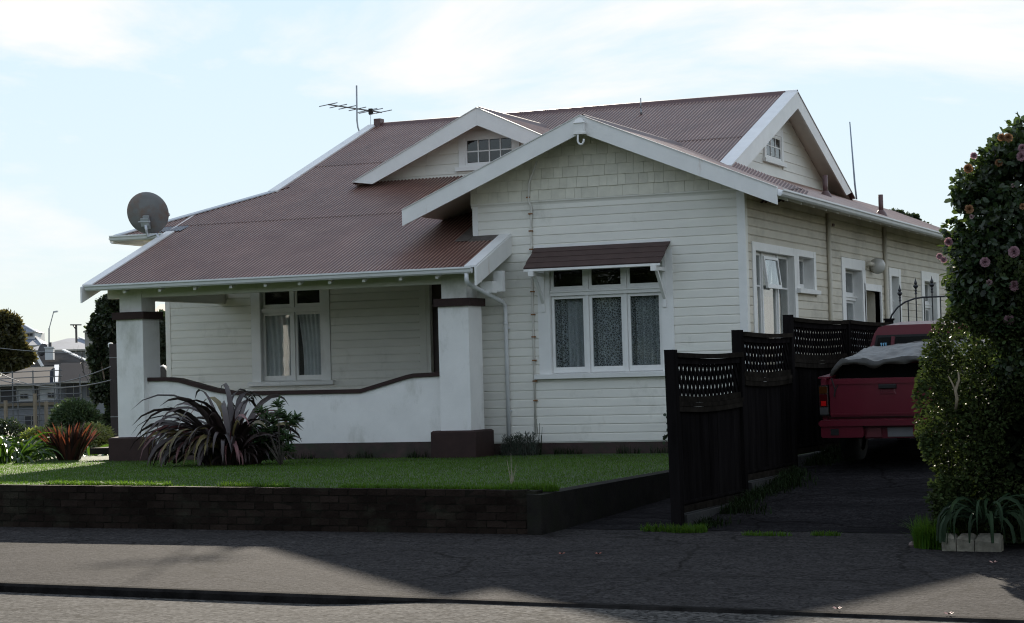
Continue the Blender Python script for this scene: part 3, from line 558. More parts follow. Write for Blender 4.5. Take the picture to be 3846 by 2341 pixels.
# gutters
def gutter(p, q2, out, name='gutter'):
    p, q2, out = Vector(p), Vector(q2), Vector(out); pr_ = [(0,.02),(0,-.075),(.02,-.095),(.06,-.095),(.085,-.07),(.095,-.03),(.115,-.012),(.115,.016),(.10,.016),(.10,-.004),(.08,-.02),(.07,-.06),(.02,-.07),(.012,.02)]
    mb = MB(); mb.hull([p+out*a+Vector((0,0,b)) for a,b in pr_], [q2+out*a+Vector((0,0,b)) for a,b in pr_]); return hp(mb, name, GUT)
gutter((-12.0,-1.55,3.005),(-4.30,-1.55,3.005),(0,-1,0)); gutter((-13.30,1.26,zf(1.3)-.02),(-12.09,1.26,zf(1.3)-.02),(0,-1,0)); gutter((.76,-.62,4.085),(.76,19.3,4.06),(1,0,0)); gutter((-13.28,1.28,4.08),(-13.28,16,4.06),(-1,0,0))
# rafter tails
for x in (-11.25,-10.5,-9.77,-9.03,-8.33,-7.65,-7.05,-6.39,-5.69,-5.0):
    mb = MB(); c = [(-1.50,zf(-1.5)-.10),(-1.50,zf(-1.5)-.19),(2.28,zf(2.28)-.19),(2.28,zf(2.28)-.06),(-1.40,zf(-1.4)-.06)]
    mb.hull([(x-.028,a,b) for a,b in c],[(x+.028,a,b) for a,b in c]); hp(mb, 'rafter', WHITE)
y = 1.8-.85*2
while y < 18.5:
    mb = MB(); mb.hull([(.74,y-.025,4.04),(.74,y-.025,3.95),(.02,y-.025,4.19),(.02,y-.025,4.36)],[(.74,y+.025,4.04),(.74,y+.025,3.95),(.02,y+.025,4.19),(.02,y+.025,4.36)]); hp(mb, 'rafter', BOARD); y += .87
# porch beams
mb = MB(); mb.box(-11.95,-4.45,-.98,-.84,2.78,2.98); hp(mb, 'porch_beam', BOARD)
mb = MB(); mb.box(-11.52,-11.36,-.84,2.28,2.74,2.95); hp(mb, 'porch_beam', BOARD)
# ---- pillars
def pillar(x0, zb0):
    x1 = x0+.57; y0, y1 = -1.05, -.48; g = -.45
    P_ = MB(); P_.box(x0,x1,y0,y1,.20,2.40); P_ = hp(P_, 'pillar', STUCCO)
    b = MB(); b.box(x0-.14,x1+.13,y0-.12,y1+.1,g,zb0)
    t = MB(); e = .012; b2 = MB(); X0,X1,Y0,Y1 = x0-.14,x1+.13,y0-.12,y1+.1
    b2.add([(X0,Y0,g),(X1,Y0,g),(X1,Y1,g),(X0,Y1,g),(X0,Y0,zb0-.025),(X1,Y0,zb0-.025),(X1,Y1,zb0-.025),(X0,Y1,zb0-.025),(X0+.03,Y0+.03,zb0),(X1-.03,Y0+.03,zb0),(X1-.03,Y1-.03,zb0),(X0+.03,Y1-.03,zb0)],
        [(0,1,5,4),(1,2,6,5),(2,3,7,6),(3,0,4,7),(4,5,9,8),(5,6,10,9),(6,7,11,10),(7,4,8,11),(8,9,10,11)]); hp(b2, 'pillar_base', BROWN, P_)
    c = MB(); c.box(x0-.055,x1+.055,y0-.055,y1+.055,2.385,2.52); hp(c, 'pillar_band', BROWN, P_)
    n = MB(); n.box(x0+.05,x1-.05,y0+.05,y1-.05,2.51,2.90); hp(n, 'pillar_neck', STUCCO, P_)
pillar(-11.73, .225); pillar(-5.20, .25)
# ---- parapet with curved coping
top = [(-11.25,1.285),(-10.75,1.28),(-10.52,1.255),(-10.2,1.17),(-9.8,1.065),(-9.45,1.005),(-9.1,.985),(-6.83,.975),(-6.79,.978),(-5.90,1.20),(-5.76,1.225),(-5.15,1.235)]
mb = MB(); mb.add([(x,-.90,-.4) for x,z in top]+[(x,-.90,z-.02) for x,z in top]+[(x,-.74,-.4) for x,z in top]+[(x,-.74,z-.02) for x,z in top],
    [f for i in range(11) for f in ((i,i+1,13+i,12+i),(24+i,36+i,37+i,25+i),(12+i,13+i,37+i,36+i))]); PA = hp(mb, 'parapet', STUCCO)
mb = MB()
for (a,za),(b,zb_) in zip(top[:-1],top[1:]): mb.hull([(a,-.935,za-.045),(b,-.935,zb_-.045),(b,-.705,zb_-.045),(a,-.705,za-.045)],[(a,-.935,za+.025),(b,-.935,zb_+.025),(b,-.705,zb_+.025),(a,-.705,za+.025)])
hp(mb, 'coping', BROWN, PA)
mb = MB(); mb.box(-11.1,-5.3,-.93,-.72,-.45,.06); hp(mb, 'parapet_base', M('brown_parapet_base',(.045,.027,.024),.8,.3,5,.3,40,dirt=((.022,.028,.014),3,.48,.7,(1,1,1))), PA)
mb = MB(); mb.box(-12.6,-4.9,-.7,2.3,-.1,.02); hp(mb, 'porch_floor', CONC)
# ---- gables with shingles
def clip(poly, a, b, c):                               # keep a*x+b*z<=c
    out = []
    for i in range(len(poly)):
        p, q2 = poly[i], poly[(i+1)%len(poly)]; dp_, dq = a*p[0]+b*p[1]-c, a*q2[0]+b*q2[1]-c
        if dp_ <= 0: out.append(p)
        if dp_*dq < 0: t = dp_/(dp_-dq); out.append((p[0]+(q2[0]-p[0])*t, p[1]+(q2[1]-p[1])*t))
    return out
def shingles(m, parent, uc, zap, sl, z0, rows, rh, umin, umax, holes, mat, wmin=.13, wmax=.29):
    for i in range(rows):
        z = z0+i*rh; u = umin+random.uniform(-.1,0)
        while u < umax:
            w_ = random.uniform(wmin,wmax); a, b = max(u,umin), min(u+w_-.004, umax); u += w_
            if b-a < .02: continue
            dz = random.uniform(-.003,.003); pl = [(a,z+dz),(b,z+dz),(b,z+rh+.01),(a,z+rh+.01)]
            pl = clip(pl, sl, 1, zap+sl*uc); pl = clip(pl, -sl, 1, zap-sl*uc) if len(pl) > 2 else pl
            segs = [pl]
            for (h0,h1,h2,h3) in holes:
                ns = []
                for g in segs:
                    for cl in (((1,0,h0),),((-1,0,-h1),),((1,0,h1),(-1,0,-h0),(0,1,h2)),((1,0,h1),(-1,0,-h0),(0,-1,-h3))):
                        gg = g
                        for c_ in cl: gg = clip(gg,*c_) if len(gg) > 2 else []
                        if len(gg) > 2 and max(p[0] for p in gg)-min(p[0] for p in gg) > .008: ns.append(gg)
                segs = ns
            for g in segs:
                if len(g) < 3 or max(p[1] for p in g)-min(p[1] for p in g) < .01: continue
                o_ = lambda zz: .034-.018*(zz-z)/rh+random.uniform(-.001,.001)
                mb = MB(); mb.hull([m(p[0],.004,p[1]) for p in g],[m(p[0],o_(p[1]),p[1]) for p in g]); hp(mb, 'shingle', mat, parent)
g = MB(); g.hull([(-4.95,.0,4.10),(-.0,.0,4.10),(-.0,.0,zb(0)-.06),(BX,.0,BZ-.06),(-4.95,.0,zb(-4.95)-.06)],[(-4.95,.1,4.10),(-.0,.1,4.10),(-.0,.1,zb(0)-.06),(BX,.1,BZ-.06),(-4.95,.1,zb(-4.95)-.06)]); G1 = hp(g, 'bay_gable', BOARD)
g = MB(); c = [(0,4.13),(.02,4.13),(.03,4.16),(.05,4.185),(.05,4.205),(0,4.205)]; g.hull([(-4.97,-a,b) for a,b in c],[(.02,-a,b) for a,b in c]); hp(g, 'moulding', BOARD, G1)
mG = lambda u,o,z: (u,-o-.022,z)
shingles(mG, G1, BX, BZ-.055, .42, 4.205, 8, .186, -4.97, .02, [], SHING)
# dormer gable, window of eight panes
dz = lambda x: DZ-.06-DS*abs(x-DX)
mD = lambda u,o,z: (u, 3.85-o, z)
g = MB(); g.hull([(DX-2.6,3.85,dz(DX-2.6)),(DX+2.6,3.85,dz(DX+2.6)),(DX,3.85,dz(DX))],[(DX-2.6,3.95,dz(DX-2.6)),(DX+2.6,3.95,dz(DX+2.6)),(DX,3.95,dz(DX))]); G2 = hp(g, 'dormer_gable', BOARD)
shingles(mD, G2, DX, DZ-.055, DS, 4.98, 7, .20, DX-2.7, DX+2.7, [(-6.90,-5.58,5.30,5.95)], BOARD, .3, .9)
def gridwindow(m, u0, u1, z0, z1, nu, nz, a, name):
    mb = MB(); mbox(mb, m, u0-a, u0, 0, .05, z0-.03, z1+a); mbox(mb, m, u1, u1+a, 0, .05, z0-.03, z1+a); mbox(mb, m, u0, u1, 0, .047, z1, z1+a); mbox(mb, m, u0, u1, 0, .047, z0-.03, z0)
    W = hp(mb, name, WHITE); mb = MB(); mbox(mb, m, u0-a-.07, u1+a+.07, 0, .09, z0-.11, z0-.032); hp(mb, 'sill', WHITE, W)
    mb = MB(); e = .045
    mbox(mb, m, u0, u0+e, .008, .03, z0, z1); mbox(mb, m, u1-e, u1, .008, .03, z0, z1); mbox(mb, m, u0+e, u1-e, .008, .03, z1-e, z1); mbox(mb, m, u0+e, u1-e, .008, .03, z0, z0+e); hp(mb, 'sash', WHITE, W)
    us = np.linspace(u0+e,u1-e,nu+1); zs_ = np.linspace(z0+e,z1-e,nz+1); mb = MB()
    for u in us[1:-1]: mbox(mb, m, u-.012, u+.012, .008, .028, z0+e, z1-e)
    for z in zs_[1:-1]: mbox(mb, m, u0+e, u1-e, .008, .026, z-.012, z+.012)
    hp(mb, 'glazing_bar', WHITE, W)
    for i in range(nu):
        for j in range(nz):
            mb = MB(); mbox(mb, m, us[i]+.012, us[i+1]-.012, .012, .016, zs_[j]+.012, zs_[j+1]-.012); hp(mb, 'pane', GPANE, W)
    mb = MB(); mbox(mb, m, u0+e, u1-e, .003, .006, z0+e, z1-e); hp(mb, 'backing', DARK, W)
GPANE = glass('rippled_glass', (.5,.5,.5), 1.6, .04)
gridwindow(mD, -6.76, -5.72, 5.33, 5.86, 4, 2, .13, 'dormer_window')
# right gable
mR = lambda u,o,z: (-1.62+o, u, z)
g = MB(); zg = lambda y: 6.78-SL*abs(y-8.2); g.hull([(-1.70,3.4,zg(3.4)),(-1.70,13.0,zg(13)),(-1.70,8.2,zg(8.2))],[(-1.62,3.4,zg(3.4)),(-1.62,13.0,zg(13)),(-1.62,8.2,zg(8.2))]); G3 = hp(g, 'right_gable', BOARD)
for i in range(9):
    z = 4.9+i*.2; e = max(.05,(6.75-z-.2)/SL); e2 = max(.05,(6.75-z)/SL)
    for a,b,a2,b2 in (((8.2-e2,7.03,8.2-e,7.03),(8.52,8.2+e2,8.52,8.2+e)) if 5.3 < z+.1 < 5.95 else ((8.2-e2,8.2+e2,8.2-e,8.2+e),)):
        if b-a < .05: continue
        mb = MB(); mb.hull([mR(a,.002,z),mR(b,.002,z),mR(b2,.002,z+.2),mR(a2,.002,z+.2)],[mR(a,.022,z),mR(b,.022,z),mR(b2,.008,z+.2),mR(a2,.008,z+.2)]); hp(mb, 'weatherboard', BOARD, G3)
gridwindow(mR, 7.18, 8.36, 5.46, 5.97, 3, 2, .14, 'gable_window')
g = MB(); g.hull([(-10.6,3.4,zg(3.4)),(-10.6,13.0,zg(13)),(-10.6,8.2,zg(8.2))],[(-10.7,3.4,zg(3.4)),(-10.7,13.0,zg(13)),(-10.7,8.2,zg(8.2))]); hp(g, 'left_gable', BOARD)
# vents, power entry
for (x,y,h) in ((-.62,8.13,.42),(.26,9.27,.42)):
    q = MB(); q.tube([(x,y,zr(x)-.02),(x,y,zr(x)+h)], .05, 10); q.lathe((x,y,zr(x)), [(.13,-.03),(.10,.04),(.055,.10)], 10); hp(q, 'vent_pipe', RIDGE, RF, True)
q = MB(); q.box(-2.73,-2.54,-.72,-.64,5.26,5.42); q.hull([(-2.74,-.74,5.42),(-2.53,-.74,5.42),(-2.53,-.64,5.42),(-2.74,-.64,5.42)],[(-2.67,-.70,5.50),(-2.60,-.70,5.50),(-2.60,-.66,5.50),(-2.67,-.66,5.50)]); q.box(-2.75,-2.52,-.73,-.64,5.23,5.265)
PE = hp(q, 'power_entry_box', WHITE)
q = MB(); q.tube([(-2.66,-.70,5.26)]+[(-2.625-.055*math.cos(a)+.01,-.70,5.13-.075*math.sin(a)) for a in np.linspace(0,math.pi*1.05,9)], .018, 8); hp(q, 'cable_loop', WHITE, PE, True)
q = MB(); q.tube([(.0,8.72,3.24),(.08,8.76,3.27),(.12,8.95,3.27)], .05, 10); q.box(0,.04,8.64,8.80,3.14,3.34); WL = hp(q, 'wall_light', SIDEB, None, True)
q = MB(); q.lathe((.16,9.2,3.24), [(.0,.17),(.09,.15),(.15,.08),(.17,0),(.15,-.09),(.08,-.15),(0,-.17)], 18, ax=(.4,-.2,1)); hp(q, 'globe', M('opal_glass',(.55,.54,.50),.25,.04), WL, True)
# ================================================================== THINGS
def lace(name, col, alpha, sc):
    m = bpy.data.materials.new(name); m.use_nodes = True; t = m.node_tree; n = t.nodes; l = t.links; b = n['Principled BSDF']
    b.inputs['Base Color'].default_value = (*col,1); b.inputs['Roughness'].default_value = .9; b.inputs['Specular IOR Level'].default_value = .1
    tc_ = n.new('ShaderNodeTexCoord'); v = n.new('ShaderNodeTexVoronoi'); v.inputs['Scale'].default_value = sc; v.feature = 'DISTANCE_TO_EDGE'; l.new(tc_.outputs['Object'], v.inputs['Vector'])
    r = n.new('ShaderNodeValToRGB'); r.color_ramp.elements[0].position = .05; r.color_ramp.elements[1].position = .16; r.color_ramp.elements[0].color = (1,1,1,1); r.color_ramp.elements[1].color = (alpha,alpha,alpha,1); l.new(v.outputs['Distance'], r.inputs[0])
    tr = n.new('ShaderNodeBsdfTransparent'); x = n.new('ShaderNodeMixShader'); l.new(r.outputs[0], x.inputs[0]); l.new(tr.outputs[0], x.inputs[1]); l.new(b.outputs[0], x.inputs[2]); l.new(x.outputs[0], n['Material Output'].inputs[0]); return m
LACE = lace('lace_net', (.40,.42,.43), .26, 26); DRAPE = M('pale_drape', (.74,.74,.75), .9, .12, 4); CREAMC = M('reflection_cream_curtain', (.50,.44,.33), .9, .12, 4)
def curtain(name, label, m, u0, u1, z0, z1, off, mat, folds=9, amp=.025, gather=None):
    V = []; n = folds*8
    for i in range(n+1):
        for j in range(7):
            t = i/n; zt_ = j/6; z = z0+(z1-z0)*zt_; u = u0+(u1-u0)*t
            if gather: u = gather[0]+(u-gather[0])*(1-gather[1]*math.sin(math.pi*(1-zt_)*.6))
            V.append(m(u, off+amp*math.sin(t*folds*2*math.pi+.6*math.sin(5*t)+zt_*.5)*(1.1-.4*zt_), z))
    mb = MB(); mb.add(V, [(i*7+j,(i+1)*7+j,(i+1)*7+j+1,i*7+j+1) for i in range(n) for j in range(6)])
    return tag(mb.build(name, mat, None, True), label, 'curtain', 'curtains behind the windows')
curtain('net_curtain', 'patterned lace curtain hanging in the left light of the hooded front window', mF, -3.5,-2.87,1.2,2.55,-.15, LACE, 5,.04)
curtain('net_curtain', 'dark patterned lace curtain hanging in the middle light of the hooded front window', mF, -2.84,-2.16,1.28,2.55,-.16, LACE, 6,.012)
curtain('net_curtain', 'patterned lace curtain hanging in the right light of the hooded front window', mF, -2.13,-1.5,1.2,2.55,-.15, LACE, 5,.04)
curtain('drape', 'pale drape gathered behind the lace at the left of the hooded front window', mF, -3.3,-2.95,1.2,2.55,-.24, DRAPE, 4,.03)
curtain('drape', 'grey folded drape behind the lace in the right light of the hooded window', mF, -2.0,-1.5,1.2,2.55,-.24, M('grey_drape',(.26,.29,.30),.9,.1,4), 6,.03)
curtain('drape', 'pale grey drape filling the left light of the porch window', mV, -10.78,-9.96,1.22,2.55,-.14, DRAPE, 7,.03, (-9.96,.14))
curtain('drape', 'white drape drawn to the right side of the porch window', mV, -9.82,-9.26,1.22,2.55,-.14, DRAPE, 6,.03, (-9.26,.20))
curtain('drape', 'cream curtain in place of a beige reflection low in the wide side window', mS, .5,3.9,.9,2.45,-.26, CREAMC, 14,.04)  # curtain colour carries the beige reflection of the lower pane
curtain('net_curtain', 'added grey net behind the narrow tall side window by the door', mS, 6.95,9.2,1.3,2.5,-.34, DRAPE, 8,.02)
DIM = M('added_dim_net', (.24,.235,.225), .9, .25, 5)  # nets added behind the side panes to grey them in place of reflections
for (a,b,c,d,lab) in ((.5,3.9,2.46,3.15,'added dim net filling the upper half of the wide side window'),(3.4,5.2,2.62,3.2,'added dim grey net behind the small square side window'),(6.95,9.2,2.52,3.1,'added dim grey blind in the upper part of the tall side window by the door'),(11.1,12.2,1.3,3.1,'added grey net behind the narrow side window past the wall light'),(14.6,16.4,1.3,3.1,'added grey net behind the side window furthest along the wall')): curtain('net_curtain', lab, mS, a,b,c,d,-.34, DIM, 8,.015)

# ---- satellite dish
dc = Vector((-12.33,1.0,4.50)); dn = Vector((-.22,.93,.30)).normalized()
D_ = thing('satellite_dish', 'grey rust stained satellite dish on the left end of the roof', 'satellite dish', (-12.2,1.0,3.95)); DL = Vector(D_.location)
mb = MB(); mb.lathe(dc, [(0,0),(.12,.006),(.24,.024),(.35,.052),(.415,.074),(.425,.085),(.415,.088),(.35,.062),(.24,.034),(.12,.016),(0,.01)], 36, ax=dn)
mb.build('reflector', M('rusting_grey_enamel', (.20,.20,.205), .55, .15, 3, dirt=((.22,.10,.045), 1.7, .46, .70, (1,1,1))), D_, True, DL)
X_ = dn.cross(Vector((0,0,1))).normalized(); U_ = X_.cross(dn).normalized()
c0 = dc-dn*.05-U_*.14
mb = MB(); mb.beam(c0-U_*.14-dn*.0, c0+U_*.12, .12, .05, dn); mb.beam(c0-X_*.10-dn*.05, c0+X_*.06-dn*.05, .03, .16, U_); mb.beam(c0-X_*.14-dn*.07+U_*.02, c0+X_*.1-dn*.07+U_*.02, .02, .02); mb.build('bracket', M('pale_bracket_metal',(.42,.44,.46),.4,.1,6,metal=.3), D_, False, DL)
mb = MB(); a = c0-dn*.07-U_*.05; mb.tube([a, a-U_*.12, a-U_*.22+Vector((.02,0,-.02)), Vector((-12.10,1.0,4.10)), Vector((-12.0,.92,3.98))], .027, 10); mb.build('mast', M('dish_mast_metal',(.5,.52,.55),.35,.08,6,metal=.4), D_, True, DL)
mb = MB(); e = dc+dn*.42+X_*.30-U_*.12; mb.tube([dc-U_*.40+dn*.07, e], .014, 6); mb.tube([e, e-dn*.10], .035, 8); mb.build('feed_arm', GALV, D_, False, DL)
# ---- tv antenna
T_ = thing('tv_antenna', 'grey yagi television antenna on a bent mast at the left end of the ridge', 'antenna', (-11.1,7.9,6.7)); TL = Vector(T_.location)
pa = lambda x,y,Y=7.9: PY(x,y,Y)
mb = MB(); mb.tube([pa(858,206), pa(859,290), pa(861,306), pa(864,315), Vector((-11.06,7.9,6.68))], .019, 8); mb.build('mast', GALV, T_, True, TL)
bs, be = pa(790,252), pa(918,271); bd = (be-bs); perp = Vector((.42,-1.0,.25)).normalized()
mb = MB(); mb.beam(bs, be, .028, .028); mb.build('boom', M('antenna_boom',(.10,.09,.085),.5,.2,9), T_, False, TL)
for i,t in enumerate((0,.19,.36,.55,.74,.80,.98)):
    c = bs+bd*t; l_ = (.42,.40,.40,.40,.44,.55,.52)[i]*.55
    dd = (pa(822,247)-pa(775,257)).normalized(); mb = MB(); mb.tube([c-dd*l_, c+dd*l_], .011, 6); mb.build('element', GALV, T_, False, TL)
mb = MB(); c = bs+bd*.80; mb.box(c.x-.04,c.x+.04,c.y-.04,c.y+.04,c.z-.07,c.z+.05); mb.build('junction_box', DARK, T_, False, TL)
mb = MB(); mb.tube([pa(892,275),pa(892,300)],.006,5); mb.build('cable', GALV, T_, False, TL)
# whip aerials
mb = MB(); p0 = PY(1543,285,7.46); mb.tube([(p0.x,7.46,zf(7.46)-.01),(p0.x,7.46,zf(7.46)+.12),(p0.x,7.46,6.62)], [.03,.012,.012], 6); mb.tube([(p0.x,7.46,6.6),(p0.x,7.46,6.89)], .012, 6); tag(mb.build('roof_spike', GALV, None, True), 'short thin rod standing up from the main roof ridge', 'aerial')
mb = MB(); mb.tube([(-1.1,12.9,4.95),(-1.13,12.9,5.3),(-1.20,12.9,6.72)], [.02,.022,.014], 6); tag(mb.build('whip_aerial', M('blue_grey_rod',(.20,.26,.33),.4,.1,5), None, True), 'tall thin whip aerial behind the right gable', 'aerial')

# ---- fence: four stepped panels with lattice tops
FX = 3.0
F_ = thing('timber_fence', 'black stained timber fence with lattice tops stepping up beside the driveway', 'fence', (FX,-8,-.3)); FL = Vector(F_.location)
fp = lambda mb,n,mat=FENCE,par=None: mb.build(n, mat, par or F_, False, FL)
slat_mesh = {}
panels = [(-13.05,-10.62,1.36,-.30,-.56),(-10.62,-8.42,1.60,-.10,-.35),(-8.42,-5.46,1.80,.10,-.2),(-5.46,-2.75,1.81,.20,-.1)]
posts = [(-13.05,1.39,-.62,.03),(-10.66,1.62,-.5,.01),(-8.46,1.83,-.3,.0),(-5.46,1.79,-.1,0),(-2.72,1.84,-.1,0)]
for (y,zt_,zb_,ln) in posts:
    mb = MB(); mb.hull([(FX-.055+.0,y-.055,zb_),(FX+.055,y-.055,zb_),(FX+.055,y+.055,zb_),(FX-.055,y+.055,zb_)],[(FX-.055-ln,y-.055,zt_),(FX+.055-ln,y-.055,zt_),(FX+.055-ln,y+.055,zt_),(FX-.055-ln,y+.055,zt_)]); fp(mb,'post')
    if y > -3: m2 = MB(); m2.box(FX-.07,FX+.07,y-.07,y+.07,zt_,zt_+.03); fp(m2,'post_cap')
for k,(a,b,zt_,zb_,fz_) in enumerate(panels):
    a += .055; b -= .055; n = 9; ys = np.linspace(a,b,n); ln = .022 if k == 0 else 0
    sg = lambda y,d: -d*math.sin(math.pi*(y-a)/(b-a))
    xo = lambda y,z: FX-(ln*(z-zb_)/1.6*(b-y)/(b-a) if k == 0 else 0)
    def rail(z0, h, dep, sag, x0=-.03, x1=.035, mat=FENCET):
        mb = MB(); 
        for y0,y1 in zip(ys[:-1],ys[1:]):
            mb.hull([(xo(y0,z0)+x0,y0,z0+sg(y0,sag)),(xo(y0,z0)+x1,y0,z0+sg(y0,sag)),(xo(y1,z0)+x1,y1,z0+sg(y1,sag)),(xo(y1,z0)+x0,y1,z0+sg(y1,sag))],[(xo(y0,z0)+x0,y0,z0+h+sg(y0,sag)),(xo(y0,z0)+x1,y0,z0+h+sg(y0,sag)),(xo(y1,z0)+x1,y1,z0+h+sg(y1,sag)),(xo(y1,z0)+x0,y1,z0+h+sg(y1,sag))])
        fp(mb,'rail',mat)
    sag = .028
    rail(zt_-.05,.05,0,sag*.55,-.05,.06); rail(zt_-.115,.062,0,sag*.55,-.022,.03,FENCE)
    rail(zt_-.56,.045,0,sag,-.05,.05); rail(zt_-.513,.063,0,sag,-.03,.03); rail(zt_-.618,.056,0,sag,-.03,.045)
    rail(zb_-.02,.07,0,0,-.03,.04); rail(zb_+.07,.03,0,0,-.02,.03,FENCE)
    for y0 in (a,b-.035):
        mb = MB(); mb.box(xo(y0,zt_-.3)-.02,xo(y0,zt_-.3)+.03,y0,y0+.035,zt_-.47,zt_-.10); fp(mb,'stile')
    # boards
    m_ = max(12,int((b-a)/.15)); bw = (b-a)/m_
    for i in range(m_):
        y0 = a+i*bw; o = random.uniform(-.004,.004)
        mb = MB(); c0_ = [(xo(y0,zb_)-.012+o,y0+.002,zb_+.05),(xo(y0,zb_)+.014+o,y0+.002,zb_+.05),(xo(y0,zb_)+.014+o,y0+bw-.003,zb_+.05),(xo(y0,zb_)-.012+o,y0+bw-.003,zb_+.05)]
        c1_ = [(xo(y0,zt_-.6)-.012+o,y0+.002,zt_-.60+sg(y0,sag)),(xo(y0,zt_-.6)+.014+o,y0+.002,zt_-.60+sg(y0,sag)),(xo(y0,zt_-.6)+.014+o,y0+bw-.003,zt_-.60+sg(y0+bw,sag)),(xo(y0,zt_-.6)-.012+o,y0+bw-.003,zt_-.60+sg(y0+bw,sag))]
        mb.hull(c0_,c1_); fp(mb,'paling')
    # lattice slats: steep crossing slats in two layers
    zl0, zl1 = zt_-.47, zt_-.10; hh = zl1-zl0; ya, yb = a+.03, b-.03; sp = .136; run = hh*.72
    for lay,sgn in ((-1,1),(1,-1)):
        y = ya-run
        while y < yb:
            p0_, p1_ = (y,zl0),(y+run,zl1)
            if sgn < 0: p0_, p1_ = (y+run,zl0),(y,zl1)
            t0, t1 = 0.0, 1.0; dy = p1_[0]-p0_[0]
            lo_, hi_ = ((ya-p0_[0])/dy,(yb-p0_[0])/dy); lo_, hi_ = min(lo_,hi_), max(lo_,hi_); t0, t1 = max(t0,lo_), min(t1,hi_)
            if t1-t0 > .06:
                A_ = (p0_[0]+dy*t0, zl0+hh*t0); B_ = (p0_[0]+dy*t1, zl0+hh*t1); x = xo((A_[0]+B_[0])/2,zl0)+lay*.007
                mb = MB(); mb.beam((x,A_[0],A_[1]+sg(A_[0],sag)),(x,B_[0],B_[1]+sg(B_[0],sag)),.036 if False else .012,.052,(0,1,0)); fp(mb,'lattice_slat')
            y += sp
    mb = MB(); g0 = footZ(FX,a)-.1 if k == 0 else driveZ(a)-.25
    mb.hull([(FX-.07,a,g0),(FX+.09,a,g0),(FX+.09,b,g0+.1),(FX-.07,b,g0+.1)],[(FX-.06,a,zb_-.04),(FX+.08,a,zb_-.04),(FX+.07,b,zb_-.03),(FX-.05,b,zb_-.03)]); fp(mb,'footing',FOOT)

# ---- wrought iron gate beyond the ute
IRON = M('black_iron', (.015,.016,.020), .45, .2, 6)
G_ = thing('iron_gate', 'black wrought iron arched gate with spear finials beyond the parked ute', 'gate', (4.2,-2.7,.3)); GL = Vector(G_.location)
pts = [PY(x,y,-2.7) for x,y in ((2140,775),(2146,758),(2160,740),(2178,727),(2200,719),(2222,715.5),(2250,714.5))]
xm = pts[-1].x+.02; arc = pts+[Vector((2*xm-p.x,-2.7,p.z)) for p in reversed(pts[:-1])]
mb = MB(); mb.tube(arc, .014, 6); mb.build('arch', IRON, G_, True, GL)
mb = MB(); mb.box(arc[0].x-.03,arc[0].x+.03,-2.73,-2.67,.2,1.86); mb.box(arc[-1].x-.03,arc[-1].x+.03,-2.73,-2.67,.2,1.86); mb.build('gate_post', IRON, G_, False, GL)
mb = MB(); mb.beam((arc[0].x,-2.7,.4),(arc[-1].x,-2.7,.4),.03,.03); mb.beam((arc[0].x,-2.7,1.3),(arc[-1].x,-2.7,1.3),.03,.03); mb.build('cross_bar', IRON, G_, False, GL)
def archz(x):
    for p,q in zip(arc[:-1],arc[1:]):
        if p.x <= x <= q.x: return p.z+(q.z-p.z)*(x-p.x)/(q.x-p.x)
    return 1.9
fx = [PY(2167,765,-2.7).x+.242*i/1.0*.5 for i in range(12)]
for i,x in enumerate(fx):
    if x > arc[-1].x-.08: break
    z = archz(x); mb = MB(); mb.tube([(x,-2.7,.4),(x,-2.7,z+(.16 if i%2 == 0 else 0))], .010, 6); b_ = mb.build('bar', IRON, G_, False, GL)
    if i%2 == 0:
        mb = MB(); mb.lathe((x,-2.7,z+.05), [(.0,.0),(.022,.02),(.012,.05),(.020,.07),(.012,.09),(.040,.13),(.030,.15),(.018,.155),(.026,.18),(.010,.22),(.0,.27)], 8); mb.build('finial', IRON, b_, False, GL)

# ---- ute
U_t = thing('parked_ute', 'dark red utility vehicle parked nose in on the driveway behind the hedge', 'ute', (4.335,-8.8,-.10))
U_t.rotation_euler = (R(3.4),0,0)
RED = M('dark_red_car_paint', (.12,.008,.020), .35, .08, 2, coat=.4, dirt=((.05,.008,.012), 2, .55, .9, (1,1,1)))
BLK = M('black_rubber', (.012,.012,.012), .8); TYRE = M('tyre_rubber', (.015,.015,.015), .9, .2, 8); CHR = M('chrome', (.6,.6,.6), .15, .03, metal=1); UG = glass('ute_glass', (.25,.25,.26))
up = lambda mb,n,mat,par=None,sm=False: mb.build(n, mat, par or U_t, sm)
def cbox(mb, x0,x1,y0,y1,z0,z1,e=.03):   # box with chamfered long edges along Y
    r = lambda y: [(x0+e,y,z0),(x1-e,y,z0),(x1,y,z0+e),(x1,y,z1-e),(x1-e,y,z1),(x0+e,y,z1),(x0,y,z1-e),(x0,y,z0+e)]
    return mb.hull(r(y0), r(y1))
mb = MB(); 
cbox(mb,-.845,-.78,.02,2.05,.62,1.13,.02); cbox(mb,.78,.845,.02,2.05,.62,1.13,.02); mb.box(-.78,.78,.06,2.0,.62,.68); mb.box(-.79,.79,1.98,2.05,.62,1.13)
mb.box(-.89,-.76,.06,2.0,1.125,1.145); mb.box(.76,.89,.06,2.0,1.125,1.145)
up(mb,'tray',RED); mb = MB(); mb.box(-.83,.83,3.55,4.75,.55,1.02); mb.hull([(-.82,3.5,1.02),(.82,3.5,1.02),(.80,4.75,.98),(-.80,4.75,.98)],[(-.74,3.55,1.10),(.74,3.55,1.10),(.70,4.6,1.02),(-.70,4.6,1.02)])
up(mb,'bonnet',RED)
mb = MB(); sec = [(.55,.84),(1.08,.83),(1.14,.80),(1.56,.655),(1.64,.60),(1.665,.50)]
ring = lambda y,dy: [(-w_,y+dy*(z-.55),z) for z,w_ in sec]+[(w_,y+dy*(z-.55),z) for z,w_ in reversed(sec)]
mb.hull(ring(2.08,.10), ring(3.85,-.55)); CAB = up(mb,'cab',RED)
yb = lambda z: 2.08+.10*(z-.55)
